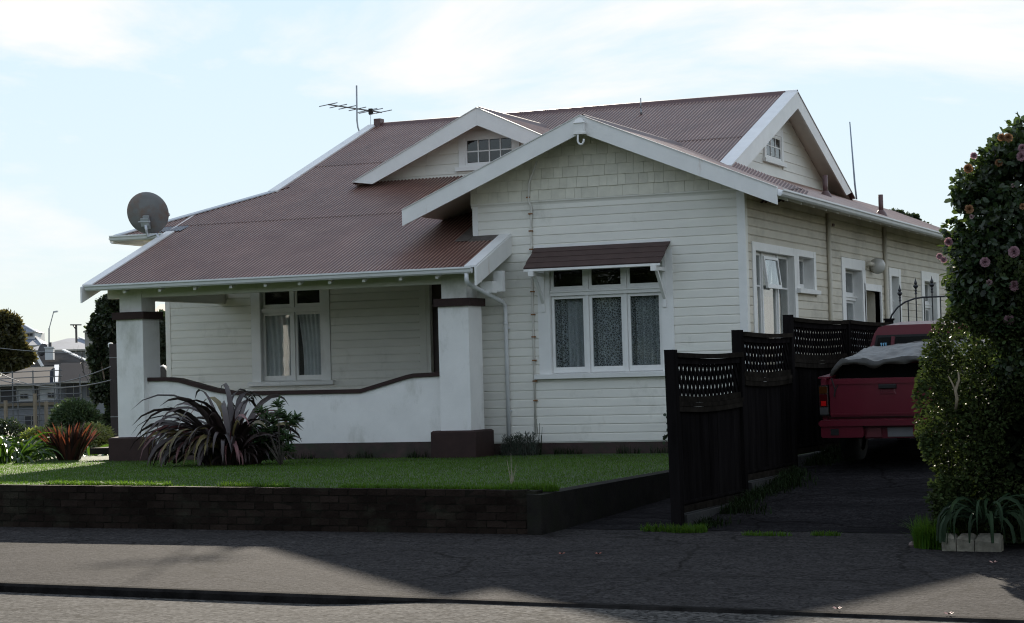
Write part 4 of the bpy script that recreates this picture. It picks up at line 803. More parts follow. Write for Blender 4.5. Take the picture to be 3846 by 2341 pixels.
mb = MB(); mb.hull([(-.70,yb(1.20)-.006,1.20),(.70,yb(1.20)-.006,1.20),(.62,yb(1.54)-.006,1.54),(-.62,yb(1.54)-.006,1.54)],[(-.70,yb(1.20)-.02,1.20),(.70,yb(1.20)-.02,1.20),(.62,yb(1.54)-.02,1.54),(-.62,yb(1.54)-.02,1.54)]); up(mb,'window_seal',BLK,CAB)
def rwin(a,b,nm='rear_window'):
    mb = MB(); f_ = lambda z: 1-(z-1.23)/.28*.10
    mb.hull([(a*f_(1.23),yb(1.23)-.024,1.23),(b*f_(1.23),yb(1.23)-.024,1.23),(b*f_(1.51),yb(1.51)-.024,1.51),(a*f_(1.51),yb(1.51)-.024,1.51)],[(a*f_(1.23),yb(1.23)-.030,1.23),(b*f_(1.23),yb(1.23)-.030,1.23),(b*f_(1.51),yb(1.51)-.030,1.51),(a*f_(1.51),yb(1.51)-.030,1.51)]); return up(mb,nm,M('ute_dark_glass',(.012,.012,.014),.06,.1,2,spec=.6),CAB)
rwin(-.66,-.46); rwin(-.40,.36); rwin(.40,.66)
mb = MB(); mb.beam((-.43,yb(1.22)-.035,1.22),(-.395,yb(1.52)-.035,1.52),.045,.02,(0,1,0)); up(mb,'window_divider',RED,CAB)
BLU = M('pale_blue_decal', (.18,.42,.60), .5, .05)
mb = MB()
for i,(x,h) in enumerate(((-.555,.13),(-.525,.11),(-.495,.135))):
    y0 = yb(1.40)-.040
    mb.add([(x-.012,y0,1.44),(x+.012,y0,1.44),(x+.008,y0-.003,1.40),(x+.011,y0-.006,1.36),(x+.002,y0-.009,1.45-h-.02),(x-.006,y0-.006,1.36),(x-.003,y0-.003,1.40)],[(0,1,2,6),(6,2,3,5),(5,3,4)])
up(mb,'claw_decal',BLU,CAB)
mb = MB(); cbox(mb,-.735,.735,-.012,.03,.66,1.12,.012); mb.box(-.73,.73,-.024,-.012,1.055,1.105); mb.box(-.73,.73,-.020,-.012,.68,.70); TG = up(mb,'tailgate',RED)
mb = MB(); mb.hull([(-.13,-.016,.99),(.09,-.016,.99),(.09,-.016,1.045),(-.13,-.016,1.045)],[(-.12,-.045,1.0),(.08,-.045,1.0),(.08,-.045,1.035),(-.12,-.045,1.035)]); up(mb,'handle',BLK,TG)
mb = MB(); mb.hull([(-.12,-.0125,.925),(.08,-.0125,.925),(.06,-.0125,.985),(-.10,-.0125,.985)],[(-.11,-.020,.93),(.07,-.020,.93),(.05,-.020,.98),(-.09,-.020,.98)]); up(mb,'handle_recess',M('dull_red_panel',(.12,.014,.024),.4,.1,3),TG)
LET = M('dark_lettering',(.03,.004,.007),.5,.1,4)
for nm_,strokes in (('letter',[((.275,.865),(.275,.925)),((.275,.925),(.315,.865)),((.315,.865),(.315,.925))]),('letter',[((.345,.865),(.345,.925))])):
    mb = MB()
    for (a_,b_),(c_,d_) in strokes: mb.beam((a_,-.0145,b_),(c_,-.0145,d_),.010,.005,(0,1,0))
    up(mb,nm_,LET,TG)
for s in (-1,1):
    x0, x1 = sorted((s*.745,s*.865)); mb = MB(); mb.box(x0,x1,-.035,.08,.68,1.05); TLt = up(mb,'tail_light',CHR)
    for nm,z0,z1,cc in (('indicator_lens',.95,1.035,(.07,.022,.004)),('brake_lens',.79,.94,(.06,.003,.005)),('reverse_lens',.695,.78,(.08,.08,.08))):
        mb = MB(); mb.box(x0+.012,x1-.012,-.05,-.035,z0,z1); up(mb,nm,M(nm,cc,.2,.1,4,coat=.4),TLt)
    mb = MB(); mb.box(x0+.03,x1-.03,-.056,-.050,.80,.86); up(mb,'reflector',M('red_reflector',(.6,.012,.012),.15,.05,3,coat=.6),TLt)
mb = MB(); cbox(mb,-.84,.84,-.20,-.02,.56,.63,.02); cbox(mb,-.82,-.30,-.18,-.04,.42,.56,.02); cbox(mb,.30,.82,-.18,-.04,.42,.56,.02); mb.box(-.30,.30,-.10,-.05,.40,.56); BP = up(mb,'bumper',RED)
mb = MB(); mb.hull([(-.28,-.105,.42),(-.09,-.105,.42),(-.10,-.105,.535),(-.25,-.105,.535)],[(-.28,-.13,.42),(-.09,-.13,.42),(-.10,-.13,.535),(-.25,-.13,.535)]); up(mb,'bumper_step',M('faded_red_panel',(.14,.03,.038),.45,.1,3),BP)
mb = MB(); mb.box(-.02,.32,-.118,-.106,.42,.53); up(mb,'number_plate',M('number_plate_white',(.22,.22,.23),.4,.1,3),BP)
mb = MB(); mb.box(-.70,-.60,-.186,-.18,.45,.53); up(mb,'step_slot',BLK,BP)
mb = MB(); mb.box(-.7,.7,.1,4.6,.42,.60); mb.tube([(-.72,.98,.36),(.72,.98,.36)],.06,8); up(mb,'chassis',BLK)
for (x,y) in ((-.70,1.0),(.70,1.0),(-.70,3.95),(.70,3.95)):
    mb = MB(); mb.lathe((x-.11,y,.34), [(.19,0),(.30,.0),(.34,.03),(.34,.19),(.30,.22),(.19,.22)], 24, ax=(1,0,0)); wh = up(mb,'wheel',TYRE,None,True)
    mb = MB(); mb.lathe((x-.09,y,.34), [(.0,.06),(.06,.06),(.19,.02),(.19,.16),(.06,.12),(0,.12)], 16, ax=(1,0,0)); up(mb,'rim',M('dull_rim',(.03,.03,.03),.6,.2,5),wh)
mb = MB(); mb.tube([(-.70,-.02,1.13),(-.66,-.03,1.0),(-.67,-.03,.9)],.008,5); mb.tube([(-.60,0,1.13),(-.68,-.03,.92)],.006,5); up(mb,'tie_rope',BLK)
# tarpaulin over the load
nx, ny = 44, 34; V = []; rs = np.random.RandomState(3)
from mathutils import noise as MN
for i in range(nx+1):
    for j in range(ny+1):
        s, t = i/nx, j/ny; x = -.80+1.60*s; y = .12+1.72*t
        e = min(1,s/.11)*min(1,(1-s)/.11); e2 = min(1,t/.035)
        prof = 1.315+.15*math.sin(min(1,t*1.3)*math.pi*.5)*(1-.55*abs(s-.62)*1.6)
        z = 1.10+(prof-1.10)*(e**.5)*(1 if j > 1 else .0 if j == 0 else .92)+.045*(MN.noise(Vector((x*2.2,y*1.5,0)))+.6*MN.noise(Vector((x*6+y*3,y*4,3)))+.5*abs(MN.noise(Vector((x*9-y*6,y*7,8)))))*e*(1 if j > 1 else .3)
        if j == 0: z = 1.10; 
        y2 = y+(.03*math.sin(s*19) if j < 2 else 0)-(.045 if j == 1 else 0)
        V.append((4.335+x, -8.8+y2, -.10+z+y2*0 + (y)*math.tan(R(3.4)) ))
sk = [(x,y-.004,z) for (x,y,z) in [V[i*(ny+1)+2] for i in range(nx+1)]]
V2 = [v for i,p in enumerate(sk) for v in ((p[0],p[1]-.05,p[2]+.004),(p[0],p[1]-.075-.012*math.sin(i*.9),p[2]-.045-.012*math.sin(i*.55)),(p[0],p[1]-.06,p[2]-.075-.02*math.sin(i*.55)))]
mb = MB(); mb.add(V, [(i*(ny+1)+j,(i+1)*(ny+1)+j,(i+1)*(ny+1)+j+1,i*(ny+1)+j+1) for i in range(nx) for j in range(2,ny)]); mb.add(V2, [(3*i+k,3*i+3+k,3*i+4+k,3*i+1+k) for i in range(nx) for k in (0,1)])
tag(mb.build('tarpaulin', M('dark_grey_tarpaulin', (.030,.027,.021), .42, .3, 5, .3, 25, spec=.6), None, True), 'crumpled dark grey tarpaulin tied over the load on the ute tray', 'tarpaulin')

mb = MB(); cbox(mb,3.62,5.05,-8.42,-7.0,.92,1.19,.04); tag(mb.build('shade_load', M('shade_black_load',(.008,.008,.008),.9,.2,5,spec=0), None), 'bulky load in the ute tray, black for the shade under the tarpaulin', 'load')  # black box stands in for the shaded gap under the tarpaulin
# ================================================================== PLANTS
def leafmat(name, col, tcol=None, rough=.35, transl=.3, spec=.5, isl=.35): return M(name, col, rough, .25, 2.5, island=isl, transl=transl, tcol=tcol, spec=spec)
def unit(n): v = RNG.normal(size=(n,3)); return v/np.linalg.norm(v,axis=1,keepdims=True)
LEAF6 = np.array([(0,0,0),(.5,.32,.06),(.5,.75,.05),(0,1.0,-.05),(-.5,.75,.05),(-.5,.32,.06)])
def leaves(name, P, D, Nn, ln, wd, mat, parent=None, kind=None, loc=(0,0,0)):
    """P points, D leaf directions, Nn rough normals."""
    n = len(P); D = D/np.linalg.norm(D,axis=1,keepdims=True); S_ = np.cross(D,Nn); S_ /= np.linalg.norm(S_,axis=1,keepdims=True)+1e-9; Q = np.cross(S_,D)
    V = P[:,None,:]+S_[:,None,:]*(LEAF6[None,:,0:1]*wd[:,None,None])+D[:,None,:]*(LEAF6[None,:,1:2]*ln[:,None,None])+Q[:,None,:]*(LEAF6[None,:,2:3]*ln[:,None,None])
    return bulk(name, V-np.array(loc), 6, [(0,1,2,3),(0,3,4,5)], mat, parent, kind)
def nfield(P, sc, seed=0): return np.array([MN.noise(Vector((p[0]*sc+seed,p[1]*sc,p[2]*sc))) for p in P])
def blobpts(blobs, n, inner=.55, clump=.0, csc=2.0):
    vol = np.array([b[3]*b[4]*b[5] for b in blobs]); vol = vol**(2/3)/np.sum(vol**(2/3)); Ps = []; Ns = []
    for b,f in zip(blobs,vol):
        k = int(n*f*1.5)+1; d = unit(k); r = inner+(1-inner)*RNG.random(k)**.6; e = np.array(b[3:6]); p = np.array(b[:3])+d*r[:,None]*e
        q = d/e; q /= np.linalg.norm(q,axis=1,keepdims=True)
        keep = nfield(p, csc, b[0]) > clump-.22+.25*(r-.8); Ps.append(p[keep]); Ns.append(q[keep])
    return np.concatenate(Ps), np.concatenate(Ns)
def crown(name, blobs, n, ln, wd, mat, parent, loc, inner=.5, clump=.05, csc=2, droop=.2, kind=None):
    P, Q = blobpts(blobs, n, inner, clump, csc); m = len(P)
    D = Q+unit(m)*.9; D[:,2] -= droop; Nn = Q*.6+unit(m)*.7+np.array([0,0,.5])
    return leaves(name, P, D, Nn, ln*(.6+.8*RNG.random(m)), wd*(.6+.8*RNG.random(m)), mat, parent, kind, loc)
def limbs(name, base, tips, r0, mat, parent, loc):
    mb = MB(); base = Vector(base)
    for t in tips:
        t = Vector(t); m1 = base.lerp(t,.45)+Vector((random.uniform(-.08,.08),random.uniform(-.08,.08),.1))*(t-base).length*.4
        mb.tube([base, base.lerp(m1,.5), m1, m1.lerp(t,.6), t], [r0,r0*.8,r0*.6,r0*.4,r0*.15], 7)
    return mb.build(name, mat, parent, True, loc)
BARK = M('grey_bark', (.10,.085,.07), .9, .3, 8, .5, 30)
# hedge of small leaves at the driveway mouth
hl = (7.4,-13.2,-.5)
HG = thing('small_leaved_hedge', 'dense small leaved dark hedge at the right of the driveway mouth', 'hedge', hl)
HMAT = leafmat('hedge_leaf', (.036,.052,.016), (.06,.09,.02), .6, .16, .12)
n = 62000; P = RNG.random((n,3)); 
X0,X1,Y0,Y1,Z0,Z1 = 5.93,8.6,-14.35,-10.2,-.5,1.92
face = RNG.random(n); dep = np.abs(RNG.normal(size=n))*.16
P[:,0] = X0+P[:,0]*(X1-X0); P[:,1] = Y0+P[:,1]**1.5*(Y1-Y0); P[:,2] = Z0+P[:,2]*(Z1-Z0)
a_ = face < .45; b_ = (face >= .45)&(face < .80); c_ = face >= .80
P[a_,1] = Y0+dep[a_]; P[b_,0] = X0+dep[b_]; P[c_,2] = Z1-dep[c_]
wob = np.array([MN.noise(Vector((p[0]*1.6,p[1]*1.6,p[2]*1.6)))*.26+MN.noise(Vector((p[0]*5,p[1]*5,p[2]*5+9)))*.10 for p in P])
zz = (P[:,2]-Z0)/(Z1-Z0)
P[a_,1] += wob[a_]*.8; P[b_,0] += wob[b_]*.55-.16*np.sin(zz[b_]*math.pi*.9)+.10*(1-zz[b_])**3; P[c_,2] += wob[c_]*.6+.12
P[c_&(P[:,0]<6.3),2] -= .14
keep = (P[:,0] > 5.66)&(nfield(P,3.2,4) > -.28)&~((P[:,0] < 6.45)&(P[:,2] > 1.05)&(((6.45-P[:,0])/.62)**2+((P[:,2]-1.05)/(.72+.25*wob))**2 > 1)); P = P[keep]; m = len(P)
Q = np.zeros((m,3)); Q[a_[keep]] = (0,-1,.2); Q[b_[keep]] = (-1,-.1,.2); Q[c_[keep]] = (0,0,1)
leaves('foliage', P, Q+unit(m)*.9, Q*.4+unit(m)*.8+np.array([0,0,.4]), .034+.028*RNG.random(m), .016+.013*RNG.random(m), HMAT, HG, 'stuff', hl)
mb = MB()
for i in range(34):
    x, y = random.uniform(5.95,8.2), random.uniform(-14.15,-11); z = -.5; p = [Vector((x,y,z))]
    for k in range(5): p.append(p[-1]+Vector((random.uniform(-.09,.09),random.uniform(-.10,.06),random.uniform(.28,.44))))
    mb.tube(p, [.02,.017,.014,.011,.008,.004], 5)
mb.build('branch', BARK, HG, True, hl)
mb = MB(); mb.tube([PY(2300,985,-14.42),PY(2303,960,-14.44),PY(2299,940,-14.45),PY(2308,915,-14.42),PY(2306,895,-14.4)],[.014,.016,.015,.012,.008],6); mb.tube([PY(2299,940,-14.45),PY(2290,920,-14.42),PY(2282,905,-14.4)],[.010,.008,.005],6); mb.build('bare_branch', M('pale_bark',(.22,.18,.12),.85,.2,9), HG, True, hl)
# opaque heart of the hedge so that the far side does not show through
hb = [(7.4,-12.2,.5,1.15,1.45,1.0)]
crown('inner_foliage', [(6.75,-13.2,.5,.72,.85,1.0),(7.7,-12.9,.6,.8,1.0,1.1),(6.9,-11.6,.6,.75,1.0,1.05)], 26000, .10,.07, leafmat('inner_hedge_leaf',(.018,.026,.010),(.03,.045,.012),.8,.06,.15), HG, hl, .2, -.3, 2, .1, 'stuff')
# camellia
cl = (7.35,-13.0,-.5)
CT = thing('camellia_tree', 'tall glossy camellia with pink double blooms rising over the hedge', 'tree', cl)
CM = leafmat('camellia_leaf', (.022,.040,.015), (.08,.13,.025), .42, .18, .4)
P_at = lambda x,y,Y: tuple(PY(x,y,Y))
def blob(x,y,Y,rx,ry,rz): p = PY(x,y,Y); return (p.x,p.y,p.z,rx,ry,rz)
cb = [blob(2440,420,-13.6,.36,.5,.40),blob(2365,460,-13.6,.27,.4,.30),blob(2435,520,-13.7,.42,.55,.42),blob(2390,590,-13.8,.33,.5,.30),blob(2330,615,-13.9,.25,.35,.24),blob(2310,590,-13.9,.14,.2,.13),blob(2310,660,-13.9,.17,.3,.17),blob(2400,680,-13.9,.42,.5,.40),blob(2440,790,-13.9,.38,.4,.38),blob(2400,770,-14.1,.30,.25,.26),blob(2335,720,-14.1,.20,.22,.20),blob(2450,880,-14.2,.26,.2,.26),blob(2490,375,-13.4,.33,.5,.40),blob(2395,372,-13.6,.12,.2,.10),blob(2318,475,-13.8,.10,.15,.08),blob(2292,555,-13.9,.08,.12,.10),blob(2288,640,-13.9,.09,.12,.07),blob(2385,740,-14.0,.22,.25,.2),
      (7.7,-12.8,2.1,.9,.9,1.1),(7.9,-12.6,1.6,.9,.9,1.0),(7.6,-12.6,2.7,.6,.7,.6)]
crown('crown', cb, 28000, .072, .040, CM, CT, cl, .3, -.08, 2.6, .35)
limbs('trunk', (7.35,-12.9,-.5), [b[:3] for b in cb], .07, BARK, CT, cl)
PINK = M('pink_petals', (.36,.21,.24), .7, .25, 9, transl=.25); PINKO = M('browning_petals', (.28,.15,.07), .7, .3, 12, transl=.2); PALE = M('pale_pink_petals', (.45,.32,.33), .6, .2, 9, transl=.25)
def bloom(mat):
    mb = MB()
    for ring,(cnt,tilt,l_,w_) in enumerate(((8,-.1,.052,.040),(8,.35,.054,.040),(8,.75,.052,.036),(7,1.05,.048,.032),(6,1.3,.042,.026))):
        for i in range(cnt):
            a = 2*math.pi*(i+.5*ring)/cnt+random.uniform(-.15,.15); c,s = math.cos(a), math.sin(a); t = tilt+random.uniform(-.1,.1)
            f_ = lambda r,side,h: (c*r-s*side, s*r+c*side, h)
            z = lambda r: r*math.tan(min(t,1.3))*.6 if t < 1.3 else r*2
            rr = l_*math.cos(t)
            mb.add([f_(.004,0,.004),f_(rr*.55,-w_*.5,l_*.55*math.sin(t)),f_(rr,-w_*.28,l_*math.sin(t)),f_(rr*1.04,w_*.28,l_*math.sin(t)+.003),f_(rr*.55,w_*.5,l_*.55*math.sin(t))],[(0,1,2,3),(0,3,4)])
    me = bpy.data.meshes.new('bloom'); me.from_pydata(mb.v,[],mb.f); me.materials.append(mat); return me
bm_ = {'p':[bloom(PINK) for _ in range(3)], 'o':[bloom(PINKO) for _ in range(2)], 'w':[bloom(PALE)]}
for (zx,zy,kd,sc) in ((685,195,'o',1.1),(727,198,'o',1.3),(815,262,'p',1.2),(812,315,'p',1.4),(512,310,'p',1.0),(480,388,'o',1.3),(670,355,'o',1.1),(757,497,'w',.6),(482,645,'o',1.3),(820,628,'o',.9),(357,847,'p',1.2),(298,940,'p',.9),(325,962,'p',.9),(582,977,'p',1.4),(765,912,'p',1.6),(610,1102,'w',.9),(768,1125,'p',1.5),(733,1338,'p',1.5),(500,690,'w',.7)):
    p = PY((3350+zx/1.667)/K,(400+zy/1.667)/K,-14.28 if zy > 500 else -14.05)
    o = link('flower', random.choice(bm_[kd]), CT); o.location = p-Vector(cl); d = (CAM-p).normalized()+Vector((random.uniform(-.6,.6),random.uniform(-.2,.2),random.uniform(-.3,.6))); o.rotation_euler = d.to_track_quat('Z','Y').to_euler(); o.scale = (sc*.64,)*3
    if kd == 'o': o['label'] = 'browning orange camellia bloom'
# strap leaved plants: every leaf a part
def strap(pts, wd, fold=.25):
    mb = MB(); n = len(pts); V = []; ro, rk = random.uniform(-.5,.5), random.uniform(-1.3,1.3)
    for i,p in enumerate(pts):
        d = (pts[min(i+1,n-1)]-pts[max(i-1,0)]).normalized(); s = d.cross(Vector((0,0,1)))
        if s.length < .05: s = Vector((1,0,0)).cross(d)
        s.normalize(); t = i/(n-1); s = Matrix.Rotation(ro+rk*t, 3, d) @ s; w_ = wd*(.62+.38*math.sin(min(1,t*2.2)*math.pi/2))*(1-t**4.5)+.0015; up_ = s.cross(d)
        V += [p-s*w_/2+up_*w_*fold, p, p+s*w_/2+up_*w_*fold]
    mb.add(V, [f for i in range(n-1) for f in ((3*i,3*i+1,3*i+4,3*i+3),(3*i+1,3*i+2,3*i+5,3*i+4))]); return mb
def arch_pts(base, az, ln, lean, droop, n=9, twist=0):
    p = Vector(base); th = lean; pts = [p.copy()]; st = ln/(n-1)
    for i in range(n-1):
        t = i/(n-1); a = az+twist*t
        p = p+Vector((math.cos(a)*math.cos(th), math.sin(a)*math.cos(th), math.sin(th)))*st; pts.append(p.copy()); th = max(-1.50, th-droop*(.55+1.0*t)*2.2/(n-1))
    return pts
def straps(root, mats, count, base_r, ln, lean, droop, wd, zf_=None, azs=None, wts=None, seed=1, skew=0):
    rnd = random.Random(seed); L_ = Vector(root.location)
    for i in range(count):
        az = rnd.uniform(0,2*math.pi) if azs is None else rnd.choice(azs)+rnd.uniform(-.5,.5); r = base_r*math.sqrt(rnd.random()); b = L_+Vector((math.cos(az)*r, math.sin(az)*r, .0))
        pts = arch_pts(b, az+rnd.uniform(-.5,.5), rnd.uniform(*ln)*(1-skew*max(0,math.cos(az))), rnd.uniform(*lean), rnd.uniform(*droop), 10, rnd.uniform(-.5,.5))
        g = L_.z+.012
        g = g-.2 if 'cream blocks' in root['label'] else g
        pts = [Vector((p.x,p.y,max(p.z,g+.004*k))) for k,p in enumerate(pts)]
        strap(pts, rnd.uniform(*wd), rnd.uniform(.12,.32)).build('leaf', rnd.choices(mats, wts)[0], root, True, L_)
def lawn_at(x, y):                                     # where a photo point meets the lawn
    t = 5.0; d = ray(x,y)
    for _ in range(4000):
        p = CAM+d*t
        if p.y > -13.2 and p.z <= lawnZ(p.x,p.y): return p
        t += .02
    return p
PUR = M('purple_flax_leaf', (.036,.024,.022), .45, .3, 3, rnd=.4, spec=.5); PURL = M('grey_purple_flax_leaf', (.052,.039,.037), .48, .2, 3, rnd=.3, spec=.4); OLI = M('olive_striped_flax_leaf', (.16,.13,.05), .5, .3, 5, rnd=.35, transl=.2); ROSE = M('rose_flax_leaf', (.20,.085,.085), .5, .3, 5, rnd=.3, transl=.2)
fb = lawn_at(560,1122); fb = (fb.x-.32, fb.y+.5, lawnZ(fb.x,fb.y+.5))
FXp = thing('purple_flax', 'large drooping purple and olive flax clump on the lawn before the porch', 'flax plant', fb)
straps(FXp, [PUR,PURL,OLI,ROSE], 56, .36, (1.75,2.35), (1.28,1.55), (1.0,1.45), (.065,.10), wts=(.66,.22,.05,.07), seed=4, skew=.5)
straps(FXp, [PUR,PURL,OLI,ROSE], 70, .40, (1.3,1.8), (1.05,1.42), (1.0,1.5), (.06,.09), wts=(.58,.16,.14,.12), seed=9, skew=.55)
straps(FXp, [PUR,PURL,OLI,ROSE], 40, .38, (1.2,1.75), (.9,1.25), (1.0,1.5), (.06,.085), azs=(math.pi,math.pi*1.2,math.pi*1.4,math.pi*1.5), wts=(.36,.12,.32,.20), seed=10, skew=.3)
straps(FXp, [PUR,PURL,OLI,ROSE], 70, .50, (.8,1.4), (.7,1.4), (.8,1.6), (.055,.085), wts=(.70,.08,.10,.12), seed=12, skew=.5)
straps(FXp, [PUR], 90, .46, (.6,1.3), (1.0,1.5), (.3,1.0), (.06,.09), seed=15, skew=.2)
# green shrub with whorled leaves beside the flax
sb = lawn_at(665,1120); sb = (sb.x+.06, sb.y+.05, lawnZ(sb.x,sb.y+.05))
SB = thing('whorled_shrub', 'blue green shrub with whorls of narrow leaves beside the purple flax', 'shrub', sb)
SG = leafmat('blue_green_leaf', (.050,.090,.042), (.10,.17,.05), .5, .25, .35, .3); tips = []
for (x,y) in ((628,985),(640,1000),(668,968),(672,990),(690,1000),(712,1003),(700,1015),(655,1010),(640,1030),(680,1040),(665,1060),(690,1050),(645,1065),(625,1050),(675,1085),(650,1095),(630,1015),(612,1035),(695,1075),(660,1030)):
    tips.append(PY(x,y,sb[1]+random.uniform(-.25,.25)))
limbs('stem', sb, tips, .014, BARK, SB, sb)
Ps=[];Ds=[];Ns_=[]
for t in tips:
    for k in range(46):
        d = unit(1)[0]; d[2] = abs(d[2])*.7-.15; Ps.append(np.array(t)+np.array([0,0,-.09*random.random()])); Ds.append(d); Ns_.append(np.array([0,0,1.])+unit(1)[0]*.3)
m = len(Ps); leaves('leaf_whorls', np.array(Ps), np.array(Ds), np.array(Ns_), .10+.06*RNG.random(m), .022+.01*RNG.random(m), SG, SB, None, sb)
# left garden
AGM = [M('agapanthus_leaf', (.030,.066,.014), .4, .25, 3, rnd=.35, transl=.22, tcol=(.10,.20,.02), spec=.3)]
def agap(x, y, Y, n, label, seed, ln=(.5,.95), r=.3, group='agapanthus clumps in the left bed', lz=None):
    p = PY(x,y,Y); b = (p.x,p.y,p.z); t = thing('agapanthus', label, 'plant', b, group); straps(t, AGM, n, r, ln, (.6,1.4), (.8,1.4), (.05,.075), seed=seed); return t
agap(20,1120,-1.0,70,'nearest arching green agapanthus clump at the left edge of the lawn',21,(.7,1.15),.4)
agap(75,1110,.2,55,'agapanthus clump with shiny arching leaves just left of the red flax',22,(.6,1.0),.35)
agap(225,1112,2.0,32,'small agapanthus clump between the red flax and the left pillar',23,(.4,.75),.25)
agap(-40,1115,1.5,50,'agapanthus clump at the far left edge of the picture',24,(.7,1.1),.4)
agap(30,1098,4.5,40,'agapanthus clump further back in the left bed under the shrubs',25,(.7,1.1),.4)
RF_ = [M('red_flax_leaf', (.060,.022,.016), .5, .35, 4, rnd=.4, transl=.25, tcol=(.20,.055,.025)), M('dark_red_flax_leaf', (.030,.016,.014), .5, .3, 4, rnd=.3, transl=.15)]
p = PY(168,1118,-.2); rfp = thing('red_flax', 'upright bronze red flax clump at the left corner of the lawn', 'flax plant', (p.x,p.y,p.z)); straps(rfp, RF_, 120, .20, (.5,.90), (1.05,1.55), (.05,.30), (.05,.075), wts=(.45,.55), seed=31)
def bush(name, label, cat, c, blobs, n, ln, wd, mat, group=None, csc=2.0, clump=.02, trunk=True, inner=.4):
    t = thing(name, label, cat, c, group); crown('crown' if trunk else 'foliage', blobs, n, ln, wd, mat, t, c, inner, clump, csc)
    if trunk: limbs('trunk', c, [b[:3] for b in blobs], max(.05,max(b[5] for b in blobs)*.07), BARK, t, c)
    return t
GR1 = leafmat('mid_green_leaf', (.050,.085,.026), (.16,.22,.05)); GR2 = leafmat('dark_green_leaf', (.020,.032,.015), (.05,.08,.02), .5, .18); GR3 = leafmat('golden_green_leaf', (.046,.048,.016), (.13,.11,.028), .5, .3); GR4 = leafmat('grey_green_leaf', (.040,.055,.032), (.08,.12,.04), .5, .2)
def gz(x,y,Y,dz=0): p = PY(x,y,Y); return (p.x,p.y,p.z+dz)
p = PY(182,1100,8); bush('rounded_shrub', 'dark rounded feathery shrub behind the red flax', 'shrub', (p.x,p.y,-.3), [(p.x,p.y,.42,.52,.5,.42),(p.x-.25,p.y,.25,.4,.4,.35),(p.x+.3,p.y,.25,.36,.4,.4)], 7000, .13,.02, leafmat('feathery_leaf',(.045,.080,.034),(.10,.16,.05),.5,.2), None, 2, -.1, False)
p = PY(95,1085,5); bush('low_bush', 'bright yellow green low bush between agapanthus and red flax', 'shrub', (p.x,p.y,-.3), [(p.x,p.y,-.02,.42,.4,.30),(p.x+.45,p.y,.0,.35,.4,.26)], 2600, .09,.035, leafmat('bright_leaf',(.085,.13,.03),(.30,.36,.06)), None, 2, -.1, False)
p = PY(228,1085,5); bush('low_bush', 'pale green low bush left of the left pillar base', 'shrub', (p.x,p.y,-.3), [(p.x,p.y,.0,.42,.4,.34),(p.x+.3,p.y-.4,-.05,.3,.3,.25)], 2600, .10,.035, leafmat('pale_leaf',(.10,.13,.045),(.30,.34,.10)), None, 2, -.1, False)
p = PY(20,1065,9); bush('low_bush', 'dark small bush behind the agapanthus at the left edge', 'shrub', (p.x,p.y,-.5), [(p.x,p.y,.0,.6,.5,.42),(p.x-.7,p.y,-.05,.5,.5,.35)], 2800, .09,.04, GR2, None, 2, -.1, False)
# dark trees behind the left end of the house
def tree_at(label, x, ybase, D, spec, n, ln, wd, mat, name='garden_tree', group=None, csc=1.2, clump=.0, zb=-2.2, inner=.4):
    c = PD(x,ybase,D); s = D*1.0/FPX*K; base = (c.x,c.y,zb if zb is not None else c.z); bl = []
    for (px,py,rx,rz) in spec: q = PD(px,py,D); bl.append((q.x,q.y+random.uniform(-.3,.3)*rx*s,q.z,rx*s,rx*s,rz*s))
    return bush(name, label, 'tree', base, bl, n, ln, wd, mat, group, csc, clump, True, inner)
tree_at('tall dark bushy tree rising behind the left porch pillar', 285, 1080, 52, [(262,745,28,34),(232,800,20,24),(228,840,16,20),(250,790,30,45),(290,770,45,60),(246,850,34,60),(300,850,50,70),(255,930,30,60),(290,960,45,70),(265,1020,32,60),(300,1040,40,50)], 26000, .11,.06, GR2, 'dark_tree', csc=1.6, clump=.02, zb=-.9)
tree_at('dark tree seen in the gap between the left pillar and the house', 398, 1080, 58, [(398,780,32,30),(400,850,36,55),(396,930,36,60),(420,820,40,50)], 9000, .12,.07, GR4, 'dark_tree', csc=1.6, zb=-.9)
tree_at('broad golden green conifer at the left edge above the far roofs', 0, 960, 140, [(5,790,38,36),(18,815,40,40),(-5,840,50,45),(35,845,28,30),(55,858,20,18),(15,870,45,25),(-40,830,50,60)], 16000, .38,.14, GR3, 'golden_conifer', csc=.7, zb=-3)
tree_at('treetop showing above the right end of the side roof', 2160, 600, 75, [(2150,521,22,10),(2185,531,24,10),(2212,549,20,10),(2170,550,40,20)], 3500, .16,.08, GR2, 'far_tree', csc=1, zb=-.8)
for (x,y,z,s,lb) in ((13,14,4.2,1,'nearest'),(14.5,22,4.6,1.2,'middle'),(12.5,30,4.5,1.1,'furthest')):
    bush('boundary_tree', lb+' of the dark trees beyond the right boundary, mirrored in the side windows', 'tree', (x,y,-.6), [(x,y,z*.75,1.9*s,2.2*s,1.7*s),(x-.6,y+.5,z*.4,1.6*s,2*s,1.5*s),(x+.5,y-.5,z*1.05,1.3*s,1.4*s,1.1*s)], 5000, .22,.12, GR2, 'trees beyond the right boundary', 1.0)
